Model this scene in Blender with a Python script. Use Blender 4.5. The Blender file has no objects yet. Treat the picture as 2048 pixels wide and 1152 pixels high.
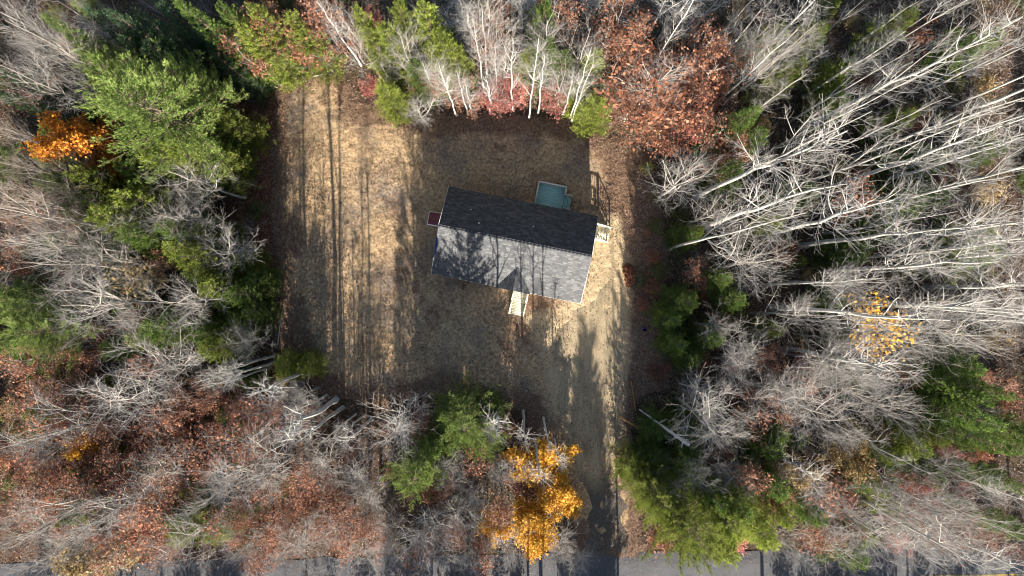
import bpy, math
import numpy as np

# ------------------------------------------------------------------ camera, sky, sun
H = 60.0                       # drone height above the lawn
F = 2048 * 24 / 36             # focal length in photo pixels
scene = bpy.context.scene
COL = scene.collection
cam_d = bpy.data.cameras.new('camera')
cam_d.lens = 24; cam_d.sensor_width = 36; cam_d.clip_end = 1500
cam = bpy.data.objects.new('camera', cam_d)
cam.location = (0, 0, H)
COL.objects.link(cam); scene.camera = cam

SUN_EL = math.radians(20.0)
SUN_AZ = math.radians(-0.8)    # light travels towards +Y, a touch towards -X
world = bpy.data.worlds.new('World'); scene.world = world
world.use_nodes = True
wn = world.node_tree.nodes; wl = world.node_tree.links
wn.clear()
wo = wn.new('ShaderNodeOutputWorld'); wb = wn.new('ShaderNodeBackground'); ws = wn.new('ShaderNodeTexSky')
ws.sky_type = 'NISHITA'; ws.sun_disc = False
ws.sun_elevation = SUN_EL
ws.sun_rotation = math.radians(180.8)
wb.inputs['Strength'].default_value = 0.06
wl.new(ws.outputs[0], wb.inputs[0]); wl.new(wb.outputs[0], wo.inputs[0])
sun_d = bpy.data.lights.new('sun', 'SUN'); sun_d.energy = 5.0; sun_d.angle = math.radians(0.5)
sun_d.color = (1.0, 0.91, 0.77)
sun = bpy.data.objects.new('sun', sun_d)
sun.rotation_euler = (math.radians(90) - SUN_EL, 0, -SUN_AZ)
sun.location = (0, -80, 40); COL.objects.link(sun)
vs = scene.view_settings
vs.view_transform = 'Standard'; vs.look = 'None'; vs.gamma = 1.0; vs.use_curve_mapping = False
vs.exposure = 1.92
scene.render.engine = 'CYCLES'
scene.cycles.pixel_filter_type = 'BLACKMAN_HARRIS'; scene.cycles.filter_width = 1.05
scene.cycles.max_bounces = 6; scene.cycles.diffuse_bounces = 3; scene.cycles.transparent_max_bounces = 4

rng = np.random.default_rng(7)

# ------------------------------------------------------------------ helpers
def W(px, py, z=0.0):
    s = (H - z) / F
    return ((px - 1024) * s, -(py - 576) * s, z)

def W2(pts):
    a = np.array(pts, float)
    return np.stack([(a[:, 0] - 1024) * H / F, -(a[:, 1] - 576) * H / F], 1)

def vnoise(x, y, scale, seed):
    r = np.random.default_rng(seed); G = 256
    lat = r.random((G, G))
    u = np.asarray(x) / scale + 1000.3; v = np.asarray(y) / scale + 1000.7
    i = np.floor(u).astype(int); j = np.floor(v).astype(int)
    fu = u - i; fv = v - j
    fu = fu * fu * (3 - 2 * fu); fv = fv * fv * (3 - 2 * fv)
    a = lat[i % G, j % G]; b = lat[(i + 1) % G, j % G]; c = lat[i % G, (j + 1) % G]; d = lat[(i + 1) % G, (j + 1) % G]
    return (a * (1 - fu) + b * fu) * (1 - fv) + (c * (1 - fu) + d * fu) * fv

def poly_sd(x, y, poly):
    """signed distance to a polygon, positive inside"""
    x = np.asarray(x, float); y = np.asarray(y, float)
    n = len(poly); dmin = np.full(x.shape, 1e9); ins = np.zeros(x.shape, bool)
    for k in range(n):
        ax, ay = poly[k]; bx, by = poly[(k + 1) % n]
        ex, ey = bx - ax, by - ay
        t = np.clip(((x - ax) * ex + (y - ay) * ey) / (ex * ex + ey * ey + 1e-9), 0, 1)
        dmin = np.minimum(dmin, np.hypot(x - ax - t * ex, y - ay - t * ey))
        cond = ((ay > y) != (by > y)) & (x < (bx - ax) * (y - ay) / (by - ay + 1e-12) + ax)
        ins ^= cond
    return np.where(ins, dmin, -dmin)

def sstep(a, b, x):
    t = np.clip((x - a) / (b - a), 0, 1); return t * t * (3 - 2 * t)

def mk_mesh(name, V, F3=None, F4=None, face_attr=None, vert_attr=None, smooth=False):
    me = bpy.data.meshes.new(name)
    V = np.asarray(V, np.float32)
    idx = []; starts = []; tot = 0
    if F3 is not None and len(F3):
        F3 = np.asarray(F3, np.int32); idx.append(F3.ravel()); starts.append(np.arange(len(F3)) * 3); tot = F3.size
    if F4 is not None and len(F4):
        F4 = np.asarray(F4, np.int32); idx.append(F4.ravel()); starts.append(np.arange(len(F4)) * 4 + tot)
    idx = np.concatenate(idx).astype(np.int32); starts = np.concatenate(starts).astype(np.int32)
    me.vertices.add(len(V)); me.vertices.foreach_set('co', V.ravel())
    me.loops.add(len(idx)); me.loops.foreach_set('vertex_index', idx)
    me.polygons.add(len(starts)); me.polygons.foreach_set('loop_start', starts)
    me.update(calc_edges=True)
    if face_attr is not None:
        at = me.attributes.new('tone', 'FLOAT', 'FACE'); at.data.foreach_set('value', np.asarray(face_attr, np.float32))
    for k, v in (vert_attr or {}).items():
        at = me.attributes.new(k, 'FLOAT', 'POINT'); at.data.foreach_set('value', np.asarray(v, np.float32))
    if smooth:
        me.polygons.foreach_set('use_smooth', np.ones(len(starts), bool))
    return me

def link(name, data, mat=None, parent=None, loc=None, kind=None, label=None, cat=None, group=None):
    o = bpy.data.objects.new(name, data); COL.objects.link(o)
    if mat is not None and data is not None and len(data.materials) == 0: data.materials.append(mat)
    if parent is not None: o.parent = parent
    if loc is not None: o.location = loc
    if kind: o['kind'] = kind
    if label: o['label'] = label
    if cat: o['category'] = cat
    if group: o['group'] = group
    return o

class MB:
    """collects boxes, quads and tubes for one mesh"""
    def __init__(s): s.V = []; s.F4 = []; s.F3 = []; s.n = 0
    def add(s, V, F4=None, F3=None):
        V = np.asarray(V, float)
        if F4 is not None: s.F4.append(np.asarray(F4) + s.n)
        if F3 is not None: s.F3.append(np.asarray(F3) + s.n)
        s.V.append(V); s.n += len(V); return s
    def box(s, x0, x1, y0, y1, z0, z1):
        V = [(x, y, z) for z in (z0, z1) for y in (y0, y1) for x in (x0, x1)]
        return s.add(V, [(0, 2, 3, 1), (4, 5, 7, 6), (0, 1, 5, 4), (2, 6, 7, 3), (0, 4, 6, 2), (1, 3, 7, 5)])
    def hexa(s, B, T):
        """bottom and top rings of four points"""
        return s.add(list(B) + list(T), [(3, 2, 1, 0), (4, 5, 6, 7), (0, 1, 5, 4), (1, 2, 6, 5), (2, 3, 7, 6), (3, 0, 4, 7)])
    def bar(s, a, b, w, h):
        a = np.array(a, float); b = np.array(b, float); d = b - a; d /= np.linalg.norm(d)
        up = np.array((0, 0, 1.0)) if abs(d[2]) < .95 else np.array((1.0, 0, 0))
        u = np.cross(d, up); u /= np.linalg.norm(u); v = np.cross(u, d)
        q = [(-1, -1), (1, -1), (1, 1), (-1, 1)]
        return s.hexa([a + u * w / 2 * i + v * h / 2 * j for i, j in q], [b + u * w / 2 * i + v * h / 2 * j for i, j in q])
    def tube(s, pts, rad, n=8, cap=True):
        V, Q = tubes(np.array(pts, float)[None], np.array(rad, float)[None], n)
        base = s.n; s.add(V, Q)
        if cap:
            k = len(pts)
            for ring, p in ((0, pts[0]), (k - 1, pts[-1])):
                c = s.n; s.add([p])
                s.F3.append(np.array([(c, base + ring * n + i, base + ring * n + (i + 1) % n) for i in range(n)]))
        return s
    def mesh(s, name, **k):
        return mk_mesh(name, np.concatenate(s.V), np.concatenate(s.F3) if s.F3 else None, np.concatenate(s.F4) if s.F4 else None, **k)
    def obj(s, name, mat, parent=None, **k): return link(name, s.mesh(name), mat, parent, **k)

def nrm(a): return a / (np.linalg.norm(a, axis=-1, keepdims=True) + 1e-9)

def tubes(P, R, n):
    """P (N,k,3) polylines, R (N,k) radii -> verts, quads"""
    N, k, _ = P.shape
    T = np.empty_like(P); T[:, 1:-1] = P[:, 2:] - P[:, :-2]; T[:, 0] = P[:, 1] - P[:, 0]; T[:, -1] = P[:, -1] - P[:, -2]
    T = nrm(T)
    ref = np.where(np.abs(T[:, :1, 2:3]) > .8, np.array((1.0, .13, 0)), np.array((.11, .07, 1.0)))
    ref = np.broadcast_to(ref, P.shape)
    U = nrm(np.cross(T, ref)); Vv = np.cross(T, U)
    a = np.arange(n) * 2 * math.pi / n
    V = P[:, :, None] + R[:, :, None, None] * (np.cos(a)[None, None, :, None] * U[:, :, None] + np.sin(a)[None, None, :, None] * Vv[:, :, None])
    V = V.reshape(-1, 3)
    b = (np.arange(N)[:, None, None] * k * n + np.arange(k - 1)[None, :, None] * n)
    i = np.arange(n)[None, None]; j = (i + 1) % n
    Q = np.stack([b + i, b + j, b + n + j, b + n + i], -1).reshape(-1, 4)
    return V, Q

# ------------------------------------------------------------------ materials
def nodes(name):
    m = bpy.data.materials.new(name); m.use_nodes = True
    nt = m.node_tree; b = nt.nodes['Principled BSDF']; return m, nt, b

def N(nt, t, **kw):
    n = nt.nodes.new(t)
    for k, v in kw.items():
        if k in n.inputs: n.inputs[k].default_value = v
        else: setattr(n, k, v)
    return n

def ramp(nt, fac, stops):
    r = nt.nodes.new('ShaderNodeValToRGB'); e = r.color_ramp.elements
    while len(e) < len(stops): e.new(0.5)
    for q, (p, c) in zip(e, stops): q.position = p; q.color = (*c, 1)
    nt.links.new(fac, r.inputs[0]); return r

def mixc(nt, fac, a, b, mode='MIX'):
    m = nt.nodes.new('ShaderNodeMix'); m.data_type = 'RGBA'; m.blend_type = mode
    for s, v in ((m.inputs[0], fac), (m.inputs[6], a), (m.inputs[7], b)):
        if hasattr(v, 'is_linked'): nt.links.new(v, s)
        elif isinstance(v, (int, float)): s.default_value = v
        else: s.default_value = (*v, 1)
    return m.outputs[2]

def noise(nt, scale, detail=4, rough=.6, vec=None, obj=True):
    n = N(nt, 'ShaderNodeTexNoise', Scale=scale, Detail=detail, Roughness=rough)
    if vec is None:
        tc = nt.nodes.new('ShaderNodeTexCoord'); vec = tc.outputs['Object']
    nt.links.new(vec, n.inputs['Vector']); return n.outputs['Fac']

def bump(nt, b, h, strength=.5, dist=.05):
    bp = N(nt, 'ShaderNodeBump', Strength=strength, Distance=dist)
    nt.links.new(h, bp.inputs['Height']); nt.links.new(bp.outputs[0], b.inputs['Normal'])

def attr(nt, nm):
    a = nt.nodes.new('ShaderNodeAttribute'); a.attribute_name = nm; return a.outputs['Fac']

def plain(name, col, rough=.6, var=.25, scale=6.0, spec=.3):
    m, nt, b = nodes(name)
    f = noise(nt, scale, 5, .65)
    lo = tuple(c * (1 - var) for c in col); hi = tuple(min(1, c * (1 + var)) for c in col)
    r = ramp(nt, f, [(.3, lo), (.7, hi)]); nt.links.new(r.outputs[0], b.inputs['Base Color'])
    b.inputs['Roughness'].default_value = rough; b.inputs['Specular IOR Level'].default_value = spec
    bump(nt, b, f, .2, .01); return m

def foliage(name, lo, mid, hi, trans=.3, objvar=.35):
    """leaf or needle colour: per-leaf tone, per-tree tint, light through the leaf"""
    m, nt, b = nodes(name)
    t = attr(nt, 'tone')
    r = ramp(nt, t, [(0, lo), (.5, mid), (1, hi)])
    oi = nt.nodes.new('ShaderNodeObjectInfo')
    mr = N(nt, 'ShaderNodeMapRange'); nt.links.new(oi.outputs['Random'], mr.inputs[0])
    mr.inputs[3].default_value = 1 - objvar; mr.inputs[4].default_value = 1 + objvar
    mul = N(nt, 'ShaderNodeVectorMath', operation='SCALE'); nt.links.new(r.outputs[0], mul.inputs[0]); nt.links.new(mr.outputs[0], mul.inputs['Scale'])
    nt.links.new(mul.outputs[0], b.inputs['Base Color'])
    b.inputs['Roughness'].default_value = .6; b.inputs['Specular IOR Level'].default_value = .25
    tr = N(nt, 'ShaderNodeBsdfTranslucent'); nt.links.new(mul.outputs[0], tr.inputs['Color'])
    mx = N(nt, 'ShaderNodeMixShader'); mx.inputs[0].default_value = trans
    out = nt.nodes['Material Output']
    nt.links.new(b.outputs[0], mx.inputs[1]); nt.links.new(tr.outputs[0], mx.inputs[2]); nt.links.new(mx.outputs[0], out.inputs['Surface'])
    return m

def bark(name, col, dark, scale=3.0, bands=False):
    m, nt, b = nodes(name)
    tc = nt.nodes.new('ShaderNodeTexCoord'); mp = N(nt, 'ShaderNodeMapping')
    mp.inputs['Scale'].default_value = (1.2, 1.2, 5) if bands else (6, 6, .8)
    nt.links.new(tc.outputs['Object'], mp.inputs[0])
    f = noise(nt, scale, 5, .7, mp.outputs[0])
    r = ramp(nt, f, [(.30, dark), (.44, col), (.75, tuple(min(1, c * 1.15) for c in col))])
    oi = nt.nodes.new('ShaderNodeObjectInfo')
    mr = N(nt, 'ShaderNodeMapRange'); nt.links.new(oi.outputs['Random'], mr.inputs[0]); mr.inputs[3].default_value = .75; mr.inputs[4].default_value = 1.15
    mul = N(nt, 'ShaderNodeVectorMath', operation='SCALE'); nt.links.new(r.outputs[0], mul.inputs[0]); nt.links.new(mr.outputs[0], mul.inputs['Scale'])
    nt.links.new(mul.outputs[0], b.inputs['Base Color'])
    b.inputs['Roughness'].default_value = .8; b.inputs['Specular IOR Level'].default_value = .2
    bump(nt, b, f, .4, .02); return m

M = {}
M['aspen_bark'] = bark('aspen_bark', (.38, .37, .35), (.12, .115, .105), 2.2, True)
M['birch_bark'] = bark('birch_bark', (.50, .485, .46), (.16, .145, .135), 2.6, True)
M['grey_bark'] = bark('grey_bark', (.36, .33, .30), (.15, .13, .12))
M['pine_bark'] = bark('pine_bark', (.17, .13, .10), (.07, .05, .04))
M['twig'] = bark('twig', (.305, .29, .28), (.15, .14, .132))
M['twig_dark'] = bark('twig_dark', (.24, .20, .175), (.12, .10, .09))
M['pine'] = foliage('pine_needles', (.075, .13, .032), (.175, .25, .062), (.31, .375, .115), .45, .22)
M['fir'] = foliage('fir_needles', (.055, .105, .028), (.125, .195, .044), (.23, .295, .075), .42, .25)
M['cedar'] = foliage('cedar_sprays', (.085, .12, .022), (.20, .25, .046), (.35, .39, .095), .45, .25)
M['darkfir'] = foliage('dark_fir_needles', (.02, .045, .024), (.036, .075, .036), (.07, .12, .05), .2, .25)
M['rust'] = foliage('rust_leaves', (.11, .043, .026), (.26, .108, .062), (.41, .21, .13), .35, .3)
M['red'] = foliage('red_leaves', (.20, .050, .046), (.40, .135, .115), (.54, .27, .22), .35, .25)
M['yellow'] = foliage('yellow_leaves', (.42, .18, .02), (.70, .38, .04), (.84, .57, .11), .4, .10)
M['orange'] = foliage('orange_leaves', (.38, .11, .02), (.66, .25, .03), (.78, .40, .06), .35, .15)
M['gold'] = foliage('gold_leaves', (.20, .135, .05), (.36, .25, .11), (.52, .40, .20), .35, .2)
M['brush_leaf'] = foliage('olive_leaves', (.05, .06, .015), (.10, .11, .03), (.17, .16, .05), .3, .3)

def ground_mat():
    m, nt, b = nodes('forest_floor')
    f1 = noise(nt, 7.0, 6, .75); f2 = noise(nt, .35, 4, .6); f3 = noise(nt, 1.6, 4, .6)
    r1 = ramp(nt, f1, [(.28, (.030, .019, .013)), (.45, (.072, .048, .036)), (.60, (.122, .078, .056)), (.75, (.20, .135, .098))])
    r2 = ramp(nt, f1, [(.30, (.028, .026, .014)), (.5, (.075, .062, .035)), (.72, (.14, .12, .07))])
    k = ramp(nt, f2, [(.42, (0, 0, 0)), (.62, (1, 1, 1))])
    c = mixc(nt, k.outputs[0], r1.outputs[0], r2.outputs[0])
    rr = ramp(nt, f1, [(.28, (.05, .022, .016)), (.5, (.17, .065, .042)), (.72, (.30, .14, .09))])
    c = mixc(nt, attr(nt, 'red'), c, rr.outputs[0])
    k3 = ramp(nt, f3, [(.4, (.6, .6, .6)), (.65, (1.1, 1.1, 1.1))])
    c = mixc(nt, 1.0, c, k3.outputs[0], 'MULTIPLY')
    nt.links.new(c, b.inputs['Base Color']); b.inputs['Roughness'].default_value = .9; b.inputs['Specular IOR Level'].default_value = .1
    bump(nt, b, f1, .9, .10); return m

def lawn_mat():
    m, nt, b = nodes('dry_lawn')
    f1 = noise(nt, 4.2, 7, .82); f2 = noise(nt, .22, 5, .65); f3 = noise(nt, 1.1, 5, .7); f4 = noise(nt, 5.5, 6, .85)
    straw = ramp(nt, f1, [(.33, (.135, .085, .048)), (.45, (.33, .225, .132)), (.56, (.50, .362, .218)), (.70, (.67, .53, .345))])
    green = ramp(nt, f1, [(.34, (.062, .050, .043)), (.48, (.150, .124, .106)), (.66, (.31, .265, .228))])
    k = ramp(nt, f2, [(.46, (0, 0, 0)), (.66, (1, 1, 1))])
    c = mixc(nt, k.outputs[0], straw.outputs[0], green.outputs[0])
    leaf = ramp(nt, f4, [(.36, (.055, .036, .027)), (.50, (.17, .105, .072)), (.68, (.38, .26, .18))])
    km = N(nt, 'ShaderNodeMath', operation='MULTIPLY_ADD'); nt.links.new(f3, km.inputs[0]); km.inputs[1].default_value = 1.1
    nt.links.new(attr(nt, 'leaf'), km.inputs[2])
    kl = ramp(nt, km.outputs[0], [(.80, (0, 0, 0)), (1.25, (1, 1, 1))])
    c = mixc(nt, kl.outputs[0], c, leaf.outputs[0])
    sand = ramp(nt, f1, [(.3, (.28, .205, .125)), (.55, (.44, .345, .22)), (.8, (.60, .50, .35))])
    sm = N(nt, 'ShaderNodeMath', operation='MULTIPLY_ADD'); nt.links.new(f3, sm.inputs[0]); sm.inputs[1].default_value = .8
    nt.links.new(attr(nt, 'sand'), sm.inputs[2])
    ks = ramp(nt, sm.outputs[0], [(.65, (0, 0, 0)), (1.1, (1, 1, 1))])
    c = mixc(nt, ks.outputs[0], c, sand.outputs[0])
    nt.links.new(c, b.inputs['Base Color']); b.inputs['Roughness'].default_value = .9; b.inputs['Specular IOR Level'].default_value = .1
    bump(nt, b, f1, 1.0, .10); return m

def drive_mat():
    m, nt, b = nodes('sandy_gravel')
    tc = nt.nodes.new('ShaderNodeTexCoord'); mp = N(nt, 'ShaderNodeMapping'); mp.inputs['Scale'].default_value = (1.6, .22, 1)
    nt.links.new(tc.outputs['Object'], mp.inputs[0])
    f1 = noise(nt, 8, 6, .75); f2 = noise(nt, .9, 5, .6, mp.outputs[0])
    a = ramp(nt, f1, [(.3, (.21, .165, .105)), (.55, (.34, .275, .18)), (.8, (.50, .42, .30))])
    d = ramp(nt, f1, [(.3, (.14, .112, .076)), (.7, (.25, .205, .14))])
    k = ramp(nt, f2, [(.45, (0, 0, 0)), (.66, (.8, .8, .8))])
    c = mixc(nt, k.outputs[0], a.outputs[0], d.outputs[0])
    g = ramp(nt, f1, [(.3, (.045, .043, .042)), (.7, (.095, .09, .085))])
    c = mixc(nt, attr(nt, 'tar'), c, g.outputs[0])
    nt.links.new(c, b.inputs['Base Color']); b.inputs['Roughness'].default_value = .9; b.inputs['Specular IOR Level'].default_value = .15
    bump(nt, b, f1, .5, .04); return m

def road_mat():
    m, nt, b = nodes('asphalt')
    f1 = noise(nt, 20, 4, .7); f2 = noise(nt, .5, 5, .6)
    a = ramp(nt, f1, [(.3, (.056, .060, .072)), (.7, (.098, .102, .114))])
    k = ramp(nt, f2, [(.4, (.8, .8, .8)), (.65, (1.15, 1.13, 1.1))])
    c = mixc(nt, 1.0, a.outputs[0], k.outputs[0], 'MULTIPLY')
    nt.links.new(c, b.inputs['Base Color']); b.inputs['Roughness'].default_value = .8
    bump(nt, b, f1, .3, .01); return m

def shingle_mat():
    m, nt, b = nodes('asphalt_shingles')
    t = attr(nt, 'tone'); f = noise(nt, 4, 7, .9)
    ad = N(nt, 'ShaderNodeMath', operation='MULTIPLY_ADD'); nt.links.new(f, ad.inputs[0]); ad.inputs[1].default_value = .9
    tt = N(nt, 'ShaderNodeMath', operation='MULTIPLY'); nt.links.new(t, tt.inputs[0]); tt.inputs[1].default_value = .42
    nt.links.new(tt.outputs[0], ad.inputs[2])
    r = ramp(nt, ad.outputs[0], [(.38, (.027, .029, .036)), (.70, (.052, .055, .062)), (1.05, (.115, .117, .12))])
    nt.links.new(r.outputs[0], b.inputs['Base Color']); b.inputs['Roughness'].default_value = .7; b.inputs['Specular IOR Level'].default_value = .35
    bump(nt, b, f, .5, .02); return m

M['ground'] = ground_mat(); M['lawn'] = lawn_mat(); M['drive'] = drive_mat(); M['road'] = road_mat(); M['shingle'] = shingle_mat()
M['paint_yellow'] = plain('worn_yellow_paint', (.50, .33, .05), .7)
M['siding'] = plain('pale_vinyl_siding', (.62, .62, .60), .5, .05)
M['white'] = plain('white_trim', (.78, .78, .76), .5, .06)
M['concrete'] = plain('concrete', (.36, .35, .33), .85)
M['glass'] = plain('window_glass', (.03, .035, .04), .06, .1, 2, .6)
M['door'] = plain('door_paint', (.55, .55, .53), .45, .06)
M['maroon'] = plain('maroon_paint', (.17, .045, .06), .4, .12, 2)
M['edge_blue'] = plain('dark_blue_strip', (.012, .035, .14), .5)
M['metal'] = plain('grey_metal', (.30, .31, .33), .4)
M['blue'] = plain('blue_plastic', (.01, .06, .62), .35, .05)
M['deadwood'] = bark('weathered_wood', (.52, .50, .46), (.26, .24, .21))
M['plank'] = plain('tan_plank', (.46, .25, .09), .7, .25, 4)
M['grass'] = foliage('dry_grass_blades', (.18, .12, .075), (.38, .265, .165), (.56, .43, .285), .2, 0)
M['litter'] = foliage('fallen_leaf', (.080, .053, .040), (.175, .112, .080), (.36, .26, .19), .15, 0)

def wood_mat(name, lo, hi):
    m, nt, b = nodes(name)
    tc = nt.nodes.new('ShaderNodeTexCoord'); mp = N(nt, 'ShaderNodeMapping'); mp.inputs['Scale'].default_value = (.8, 9, 9)
    nt.links.new(tc.outputs['Object'], mp.inputs[0]); f = noise(nt, 2.0, 5, .7, mp.outputs[0])
    oi = nt.nodes.new('ShaderNodeObjectInfo')
    ad = N(nt, 'ShaderNodeMath', operation='MULTIPLY_ADD'); nt.links.new(oi.outputs['Random'], ad.inputs[0]); ad.inputs[1].default_value = .45; nt.links.new(f, ad.inputs[2])
    r = ramp(nt, ad.outputs[0], [(.35, lo), (.95, hi)]); nt.links.new(r.outputs[0], b.inputs['Base Color'])
    b.inputs['Roughness'].default_value = .75; b.inputs['Specular IOR Level'].default_value = .2
    bump(nt, b, f, .3, .01); return m
M['treated'] = wood_mat('green_treated_lumber', (.25, .44, .42), (.38, .60, .56))
M['lumber'] = wood_mat('pale_lumber', (.50, .46, .34), (.72, .68, .54))
M['rail_grey'] = wood_mat('weathered_rail', (.38, .38, .34), (.55, .54, .48))

# ------------------------------------------------------------------ ground, lawn, driveway, road
CLEAR = W2([(543, 196), (560, 165), (620, 140), (690, 150), (728, 205), (800, 238), (905, 230), (1000, 226), (1110, 232), (1180, 246), (1252, 262),
            (1300, 300), (1318, 400), (1326, 520), (1330, 640), (1350, 700), (1335, 770), (1280, 800), (1262, 850), (1270, 960), (1285, 1085), (1275, 1120),
            (1150, 1120), (1130, 980), (1085, 900), (1050, 830), (985, 800), (930, 790), (850, 800), (770, 815), (700, 800), (640, 790),
            (600, 720), (560, 690), (556, 560), (548, 420), (536, 300)])
ROAD_N = lambda x: -(1128 - 576) * H / F + (x - W(0, 0)[0]) * ((1128 - 1092) / 2048.0)     # north edge, metres
RW = 5.2
DRIVE = W2([(1198, 560), (1236, 520), (1242, 620), (1240, 760), (1240, 900), (1250, 1020), (1262, 1112), (1166, 1112), (1172, 1020), (1160, 960), (1128, 880), (1112, 800), (1106, 710), (1112, 640), (1165, 612)])
SANDP = W2([(1196, 440), (1236, 440), (1246, 620), (1242, 760), (1240, 900), (1110, 830), (1095, 720), (1060, 640), (1160, 610), (1180, 560)])

def clear_sd(x, y):
    return poly_sd(x, y, CLEAR) + (vnoise(x, y, 2.2, 11) - .5) * 1.6 + (vnoise(x, y, .6, 12) - .5) * .5

def ground_z(x, y):
    b = (vnoise(x, y, 3.0, 1) - .5) * .16 + (vnoise(x, y, .9, 2) - .5) * .10
    cs = poly_sd(x, y, CLEAR)
    b = b * (1 - sstep(-1.5, .3, cs)) - .10 * sstep(-.8, 1.0, cs)
    rn = ROAD_N(x)
    din = np.minimum(rn - y, y - (rn - RW))
    k = sstep(-1.6, .1, din)
    return b * (1 - k) - .09 * k

inner = np.arange(-56, 56.01, .45)
outer = np.array([62, 72, 90, 120, 180, 280, 420.0])
gx = np.concatenate([-outer[::-1], inner, outer]); gy = gx.copy()
def grid(gx, gy, zf):
    X, Y = np.meshgrid(gx, gy); x = X.ravel(); y = Y.ravel(); z = zf(x, y)
    nx, ny = len(gx), len(gy)
    i = (np.arange(ny - 1)[:, None] * nx + np.arange(nx - 1)[None]).ravel()
    return np.stack([x, y, z], 1), np.stack([i, i + 1, i + nx + 1, i + nx], 1)
V, Q = grid(gx, gy, ground_z)
red = np.exp(-((V[:, 0] - W(505, 0)[0]) / 2.6) ** 2) * sstep(-8, -2, V[:, 1]) * (1 - sstep(15, 22, V[:, 1])) + .3 * sstep(W(0, 760)[1], W(0, 860)[1], V[:, 1]) * (1 - sstep(-20, -6, V[:, 0]))
link('forest_floor', mk_mesh('forest_floor', V, None, Q, vert_attr={'red': red}, smooth=True), M['ground'], kind='structure', label='leaf-covered forest floor under the trees', cat='ground')

lx = np.arange(-22.5, 16.5, .13); ly = np.arange(-25.0, 21.0, .13)
V, Q = grid(lx, ly, lambda x, y: x * 0)
cs = clear_sd(V[:, 0], V[:, 1])
drive_sd = poly_sd(V[:, 0], V[:, 1], DRIVE) + (vnoise(V[:, 0], V[:, 1], 1.3, 21) - .5) * 1.1
def lawn_z(x, y, cs):
    return -.13 + .17 * sstep(-.9, .9, cs) + (vnoise(x, y, .42, 31) - .5) * .075 + (vnoise(x, y, 2.0, 32) - .5) * .07
V[:, 2] = lawn_z(V[:, 0], V[:, 1], cs)
V[:, 2] -= .05 * sstep(-.2, .7, drive_sd)
lf = .55 * (1 - sstep(-.3, 2.4, cs)) + .40 * vnoise(V[:, 0], V[:, 1], 3.0, 33)
lf = lf + .5 * sstep(W(1170, 0)[0], W(1260, 0)[0], V[:, 0]) * sstep(2, 6, V[:, 1]) + .45 * sstep(W(1248, 0)[0], W(1280, 0)[0], V[:, 0])
lf = lf + .30 * np.exp(-(((V[:, 0] - W(1085, 0)[0]) / 3.0) ** 2 + ((V[:, 1] - W(0, 640)[1]) / 2.4) ** 2))
sd = sstep(-1.6, .8, poly_sd(V[:, 0], V[:, 1], SANDP)) * .9
keep = (cs[Q] > -.85).all(1)
Q = Q[keep]
used = np.unique(Q); remap = np.full(len(V), -1); remap[used] = np.arange(len(used))
link('lawn', mk_mesh('lawn', V[used], None, remap[Q], vert_attr={'leaf': lf[used], 'sand': sd[used]}, smooth=True), M['lawn'], kind='structure', label='dry straw-coloured lawn around the house', cat='lawn')

dx = np.arange(3.0, 11.5, .15); dy = np.arange(-24.2, 4.0, .15)
V, Q = grid(dx, dy, lambda x, y: x * 0)
d_sd = poly_sd(V[:, 0], V[:, 1], DRIVE) + (vnoise(V[:, 0], V[:, 1], 1.3, 21) - .5) * 1.1
ruts = sum(-.035 * np.exp(-((V[:, 0] - (W(cx, 0)[0] + .02 * V[:, 1])) / .22) ** 2) for cx in (1176, 1214))
V[:, 2] = -.11 + .15 * sstep(-.5, .6, d_sd) + (vnoise(V[:, 0], V[:, 1], .5, 41) - .5) * .03 + ruts
tar = sstep(W(0, 930)[1], W(0, 1010)[1], V[:, 1] + (vnoise(V[:, 0], V[:, 1], 2.0, 42) - .5) * 3) * .9
keep = (d_sd[Q] > -.6).all(1) & (V[Q][:, :, 1] < 40).all(1)
Q = Q[keep]; used = np.unique(Q); remap = np.full(len(V), -1); remap[used] = np.arange(len(used))
link('driveway', mk_mesh('driveway', V[used], None, remap[Q], vert_attr={'tar': tar[used]}, smooth=True), M['drive'], kind='structure', label='sandy gravel driveway running from the road to the house', cat='driveway')

rx = np.linspace(-300, 300, 401); rv = np.linspace(0, RW, 9)
Xr, Tr = np.meshgrid(rx, rv); x = Xr.ravel(); t = Tr.ravel()
y = ROAD_N(x) - t + np.where(t == 0, (vnoise(x, x * 0, .8, 51) - .5) * .35, 0)
z = .045 - .03 * ((t - RW / 2) / (RW / 2)) ** 2 - np.where((t == 0) | (t == RW), .06, 0)
i = (np.arange(8)[:, None] * 401 + np.arange(400)[None]).ravel()
link('road', mk_mesh('road', np.stack([x, y, z], 1), None, np.stack([i, i + 401, i + 402, i + 1], 1)[:, ::-1], smooth=True), M['road'], kind='structure', label='grey asphalt road passing the driveway mouth', cat='road')
for off in (-.14, .06):
    xs = np.linspace(-300, 300, 121)
    V = np.concatenate([np.stack([xs, ROAD_N(xs) - RW / 2 + off, xs * 0 + .051], 1), np.stack([xs, ROAD_N(xs) - RW / 2 + off + .09, xs * 0 + .051], 1)])
    i = np.arange(120)
    link('road_marking', mk_mesh('road_marking', V, None, np.stack([i, i + 1, i + 122, i + 121], 1)), M['paint_yellow'], kind='structure', label='yellow centre line on the road', cat='road marking')

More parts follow.
